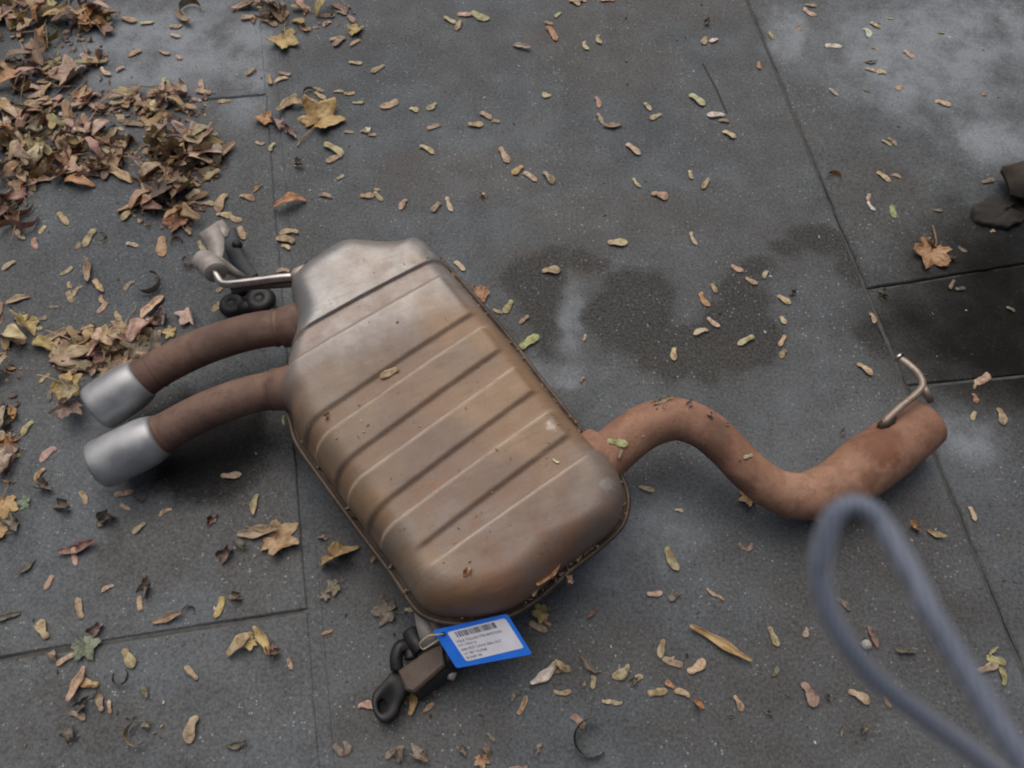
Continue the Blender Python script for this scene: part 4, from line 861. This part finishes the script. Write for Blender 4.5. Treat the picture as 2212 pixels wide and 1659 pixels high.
for wh, e, n in sorted(HEAP, key=lambda h: h[0]):
    for i in range(n * 2):
        a = rnd.uniform(0, 6.283); k = rnd.random() ** .62; px, py = e[0] + e[2] * k * math.cos(a), e[1] + e[3] * k * math.sin(a)
        if px < -20 or py < -15: px, py = abs(px), abs(py)
        if noise.noise(Vector((px / 42, py / 30, 4))) < -.12 + .1 * k: continue
        p = P(px, py); core = (1 - k); z = .001 + .016 * core * rnd.random() * (0 if "loose" in wh or "thin" in wh or "low" in wh or "drift" in wh or "fringe" in wh else 1)
        if rnd.random() < (.72 if "loose" in wh or "fringe" in wh else .36):
            L = rnd.uniform(.028, .040); an = rnd.uniform(0, 6.283); d = Vector((math.cos(an), math.sin(an), 0)) * L / 2; k_ = rnd.choice("tttttpbbrr")
            if NSEED[0] < 299: seed(p - d, p + d, k_, z, .4, wh)
            else: mass(p, L, rnd.choice(SEEDM), an, k_, z, .4)
        else:
            typ = rnd.choice("XXSSSSAAAOOOFC"); s = rnd.uniform(.034, .062) * (1.35 if typ in "FCL" else 1); c_ = rnd.choice("bbbrrrrrttttttopudy")
            if NLEAF[0] < 299 and s > .042: leaf(p, s, typ, rnd.uniform(0, 6.283), c_, z, .5, wh)
            else: mass(p, s, rnd.choice(LM[typ]), rnd.uniform(0, 6.283), c_, z, .5)
for wh, e, n in HEAP:                            # loose stalks
    for i in range(n // 4):
        a = rnd.uniform(0, 6.283); k = rnd.random() ** .6 * 1.1; mass(P(e[0] + e[2] * k * math.cos(a), max(-10, e[1] + e[3] * k * math.sin(a))), rnd.uniform(.04, .08), rnd.choice(LM["S"]), rnd.uniform(0, 6.283), rnd.choice("trbb"), rnd.uniform(.002, .014), .3, .09)
v, f = join([(a, b) for a, b, c in MASS]); m = mesh("heaped_leaves", v, f); at = m.color_attributes.new("tone", 'FLOAT_COLOR', 'POINT'); at.data.foreach_set("color", [x for a, b, c in MASS for _ in a for x in c])
hl = link("heaped_leaves", m, mat=M_LITTER); hl["kind"] = "stuff"; hl["label"] = "smaller brown leaves and seeds filling the swept heaps"; hl["category"] = "leaf litter"
print("SEEDS", NSEED[0], "LEAVES", NLEAF[0], "MASS", len(MASS))
# ------------------------------------------------------------------ crumbs: scraps too small to count, one mesh each
def scraps(name, label_pts, seed_):
    r = random.Random(seed_); vs, fs, tone = [], [], []
    for p, s, cols, nrm in label_pts:
        an = r.uniform(0, 6.283); u = nrm.orthogonal().normalized(); v = nrm.cross(u); u, v = u * math.cos(an) + v * math.sin(an), v * math.cos(an) - u * math.sin(an)
        w_ = r.uniform(.25, .6); lift = nrm * s * r.uniform(.05, .3); k = len(vs); h = nrm * s * .12
        ring_ = [u * s * r.uniform(.8, 1.1) * .5, u * s * .2 + v * s * w_ * .5, -u * s * .25 + v * s * w_ * r.uniform(.3, .5), -u * s * .5, -u * s * .2 - v * s * w_ * r.uniform(.3, .5), u * s * .25 - v * s * w_ * .5]
        sg = r.choice((-1, 1))
        for i, q in enumerate(ring_): vs.append(p + q + (lift if (i in (0, 3)) else Vector()) + nrm * .0006)
        for i, q in enumerate(ring_): vs.append(p + q * .9 + (lift if (i in (0, 3)) else Vector()) + nrm * .0006 + h)
        fs += [tuple(k + 6 + i for i in range(6)), tuple(k + i for i in range(5, -1, -1))] + [(k + i, k + (i + 1) % 6, k + 6 + (i + 1) % 6, k + 6 + i) for i in range(6)]
        c = PAL[r.choice(cols)][1]; f_ = r.uniform(.75, 1.1); tone += [(lin(c[0]) * f_, lin(c[1]) * f_, lin(c[2]) * f_, 1)] * 12
    m = mesh(name, vs, fs, False); at = m.color_attributes.new("tone", 'FLOAT_COLOR', 'POINT'); at.data.foreach_set("color", [x for t in tone for x in t])
    o = link(name, m, mat=M_LITTER); o["kind"] = "stuff"; return o
UP = Vector((0, 0, 1)); pts = []
for wh, e, n in HEAP:
    for i in range(n * 3):
        a = rnd.uniform(0, 6.283); k = rnd.random() ** .6 * 1.15; px, py = e[0] + e[2] * k * math.cos(a), e[1] + e[3] * k * math.sin(a)
        pts.append((P(px, py, rnd.uniform(0, .008) * max(0, 1 - k)), rnd.uniform(.004, .016), "bbtubrdtr", (UP + Vector((rnd.uniform(-.5, .5), rnd.uniform(-.5, .5), 0))).normalized()))
o = scraps("leaf_litter", pts, 5); o["label"] = "broken brown leaf litter under and around the swept leaf heaps"; o["category"] = "leaf litter"
pts = []
for i in range(1500):
    px, py = rnd.uniform(-60, 2270), rnd.uniform(-60, 1720); q = noise.noise(Vector((px / 260, py / 260, 3)))
    if rnd.random() > .35 + q: continue
    pts.append((P(px, py, 0), rnd.choice((.002, .0025, .003, .004, .006)), "ddbmtdmw", UP))
o = scraps("ground_crumbs", pts, 6); o["label"] = "tiny crumbs of leaf and grit scattered over the concrete"; o["category"] = "crumbs"
pts = []
for i in range(NO):
    x, y = to_px(OL[i])
    if x < 700 and y < 930: continue
    for k in range(3):
        dens = .55 if (x > 1130 and y > 1180) else .16 if (x > 900 and y < 1150) else .05
        if rnd.random() > dens: continue
        d = (spine(OL[i]) - OL[i]).normalized(); p = OL[i] + d * rnd.uniform(.006, .014); pts.append((p + Vector((rnd.uniform(-.003, .003), rnd.uniform(-.003, .003), .002 + rnd.random() * .004)), rnd.uniform(.003, .009), "bbbudrmt", (UP + Vector((rnd.uniform(-.6, .6), rnd.uniform(-.6, .6), 0))).normalized()))
n_ = 0
while n_ < 260:
    px, py = rnd.uniform(640, 1350), rnd.uniform(520, 1330)
    if n_ > 190: px, py = rnd.uniform(1350, 1720), rnd.uniform(862, 1000)
    h = hit_exhaust(px, py); n_ += 1
    if h is None or h[1].z < .35: continue
    pts.append((h[0], rnd.choice((.0012, .0018, .0025, .004)), "bbdmtp", h[1]))
o = scraps("rim_crumbs", pts, 8); o["label"] = "brown leaf crumbs caught along the silencer rim and strewn over it"; o["category"] = "crumbs"
pts = []
for i in range(420):
    px, py = rnd.uniform(-40, 2250), rnd.uniform(0, 1700)
    if noise.noise(Vector((px / 300, py / 300, 9))) + (py - 700) / 1500 < rnd.uniform(-.2, .5): continue
    pts.append((P(px, py, 0), rnd.uniform(.001, .0026), "WWGd", UP))
o = scraps("grit", pts, 9); o["label"] = "pale stone grit lying loose on the weathered concrete"; o["category"] = "grit"
# a pale pebble beside the strap
pb = link("pebble", None); bm = bmesh.new(); bmesh.ops.create_icosphere(bm, subdivisions=3, radius=.0068)
for v in bm.verts: v.co = Vector((v.co.x, v.co.y * .9, v.co.z * .7)) * (1 + .12 * noise.noise(v.co * 200)); 
m = bpy.data.meshes.new("pebble"); bm.to_mesh(m); bm.free(); m.polygons.foreach_set("use_smooth", [True] * len(m.polygons)); bpy.data.objects.remove(pb)
pb = link("pebble", m, mat=plain("pale_stone", rgb(158, 156, 152), .7, 0, .2, 200, .2), loc=P(1659 + 840 * .25, 1244 + 600 * .25) + Vector((0, 0, .0047))); pb["label"] = "small pale round pebble beside a dark red leaf sliver"; pb["category"] = "pebble"

# ------------------------------------------------------------------ labels: colour, shape, lie and the nearest landmark; ties are told apart by their order in the photograph
MARKS = [("the big yellow leaf", 690, 265), ("the tan top leaf", 614, 88), ("the left hanger bracket", 460, 545), ("the upper tail pipe", 430, 740), ("the lower chrome tip", 270, 980), ("the upper chrome tip", 200, 850), ("the silencer's far end", 830, 515), ("the silencer's right rim", 1150, 800), ("the silencer's left rim", 720, 1070), ("the blue tag", 1045, 1390), ("the near bracket", 890, 1460), ("the curved inlet pipe", 1500, 930), ("the hook rod", 1960, 830), ("the inlet pipe's end", 1990, 930), ("the strap loop", 1850, 1200), ("the strap's lower end", 2080, 1560), ("the orange lobed leaf", 2005, 550), ("the dark scrap", 2150, 450), ("the right joint", 1750, 300), ("the right joint's top", 1630, 40), ("the short crack", 1545, 180), ("the wet stain", 1450, 680), ("the tall pale streak", 1240, 690), ("the top edge", 1200, 5), ("the brown rolled leaf", 1325, 270), ("the grey green leaf", 185, 1400), ("the bottom edge", 1500, 1640), ("the lower left corner", 60, 1620), ("the orange sliver", 1555, 1390), ("the dark olive leaf", 1270, 1600), ("the yellow folded leaf", 725, 1210), ("the long lobed leaf", 590, 1165), ("the lower paving corner", 670, 1320), ("the top right corner", 2150, 60), ("the pale patch", 2140, 310), ("the heap at the left", 300, 380), ("the orange curled leaf", 1805, 385), ("the left joint", 590, 450), ("the crumpled orange leaf", 1506, 1520), ("the bright concrete patch", 2080, 940), ("the upper slab's middle", 1000, 330), ("the upper slab", 1380, 420)]
def lie(o):
    a, b = to_px(o.matrix_world @ Vector((-.5, 0, 0))), to_px(o.matrix_world @ Vector((.5, 0, 0))); an = math.degrees(math.atan2(-(b[1] - a[1]), b[0] - a[0])) % 180
    return "lying level" if an < 22 or an > 158 else "tilted right" if an < 68 else "upright" if an < 112 else "tilted left"
bpy.context.view_layer.update()
groups = {}
for o, what, col, typ, wh in ITEMS:
    px, py = to_px(o.matrix_world.translation); cn = PAL[col][0]
    if wh: place = wh
    else:
        nm, mx, my = min(MARKS, key=lambda m: math.hypot(m[1] - px, m[2] - py)); dx, dy = px - mx, py - my
        place = ("right of " if dx > 0 else "left of ") + nm if abs(dx) > abs(dy) else ("below " if dy > 0 else "above ") + nm
        if nm.startswith(("the top edge", "the top right", "the bottom edge", "the lower left corner")) and "joint" not in nm: place = "by " + nm
        if nm in ("the upper slab", "the upper slab's middle", "the wet stain"): place = ("on the right of " if dx > 0 else "on the left of ") + nm
    if what == "seed": lab = f"{cn} maple seed {lie(o)} {place}"
    else: lab = f"{cn} {SHAPE[typ]} leaf {place}"
    groups.setdefault(lab, []).append((px, py, o))
NUM = ["leftmost", "second from left", "third from left", "fourth from left", "fifth from left", "sixth from left", "seventh from left", "eighth from left", "ninth from left", "tenth from left"]
for lab, it in groups.items():
    it.sort(key=lambda q: q[0])
    for i, (px, py, o) in enumerate(it):
        o["label"] = lab if len(it) == 1 else f"{lab}, {NUM[i] if i < len(it) - 1 else 'rightmost'}"
        nw = len(o["label"].split())
        if nw > 15: print("LONG", nw, o["label"])
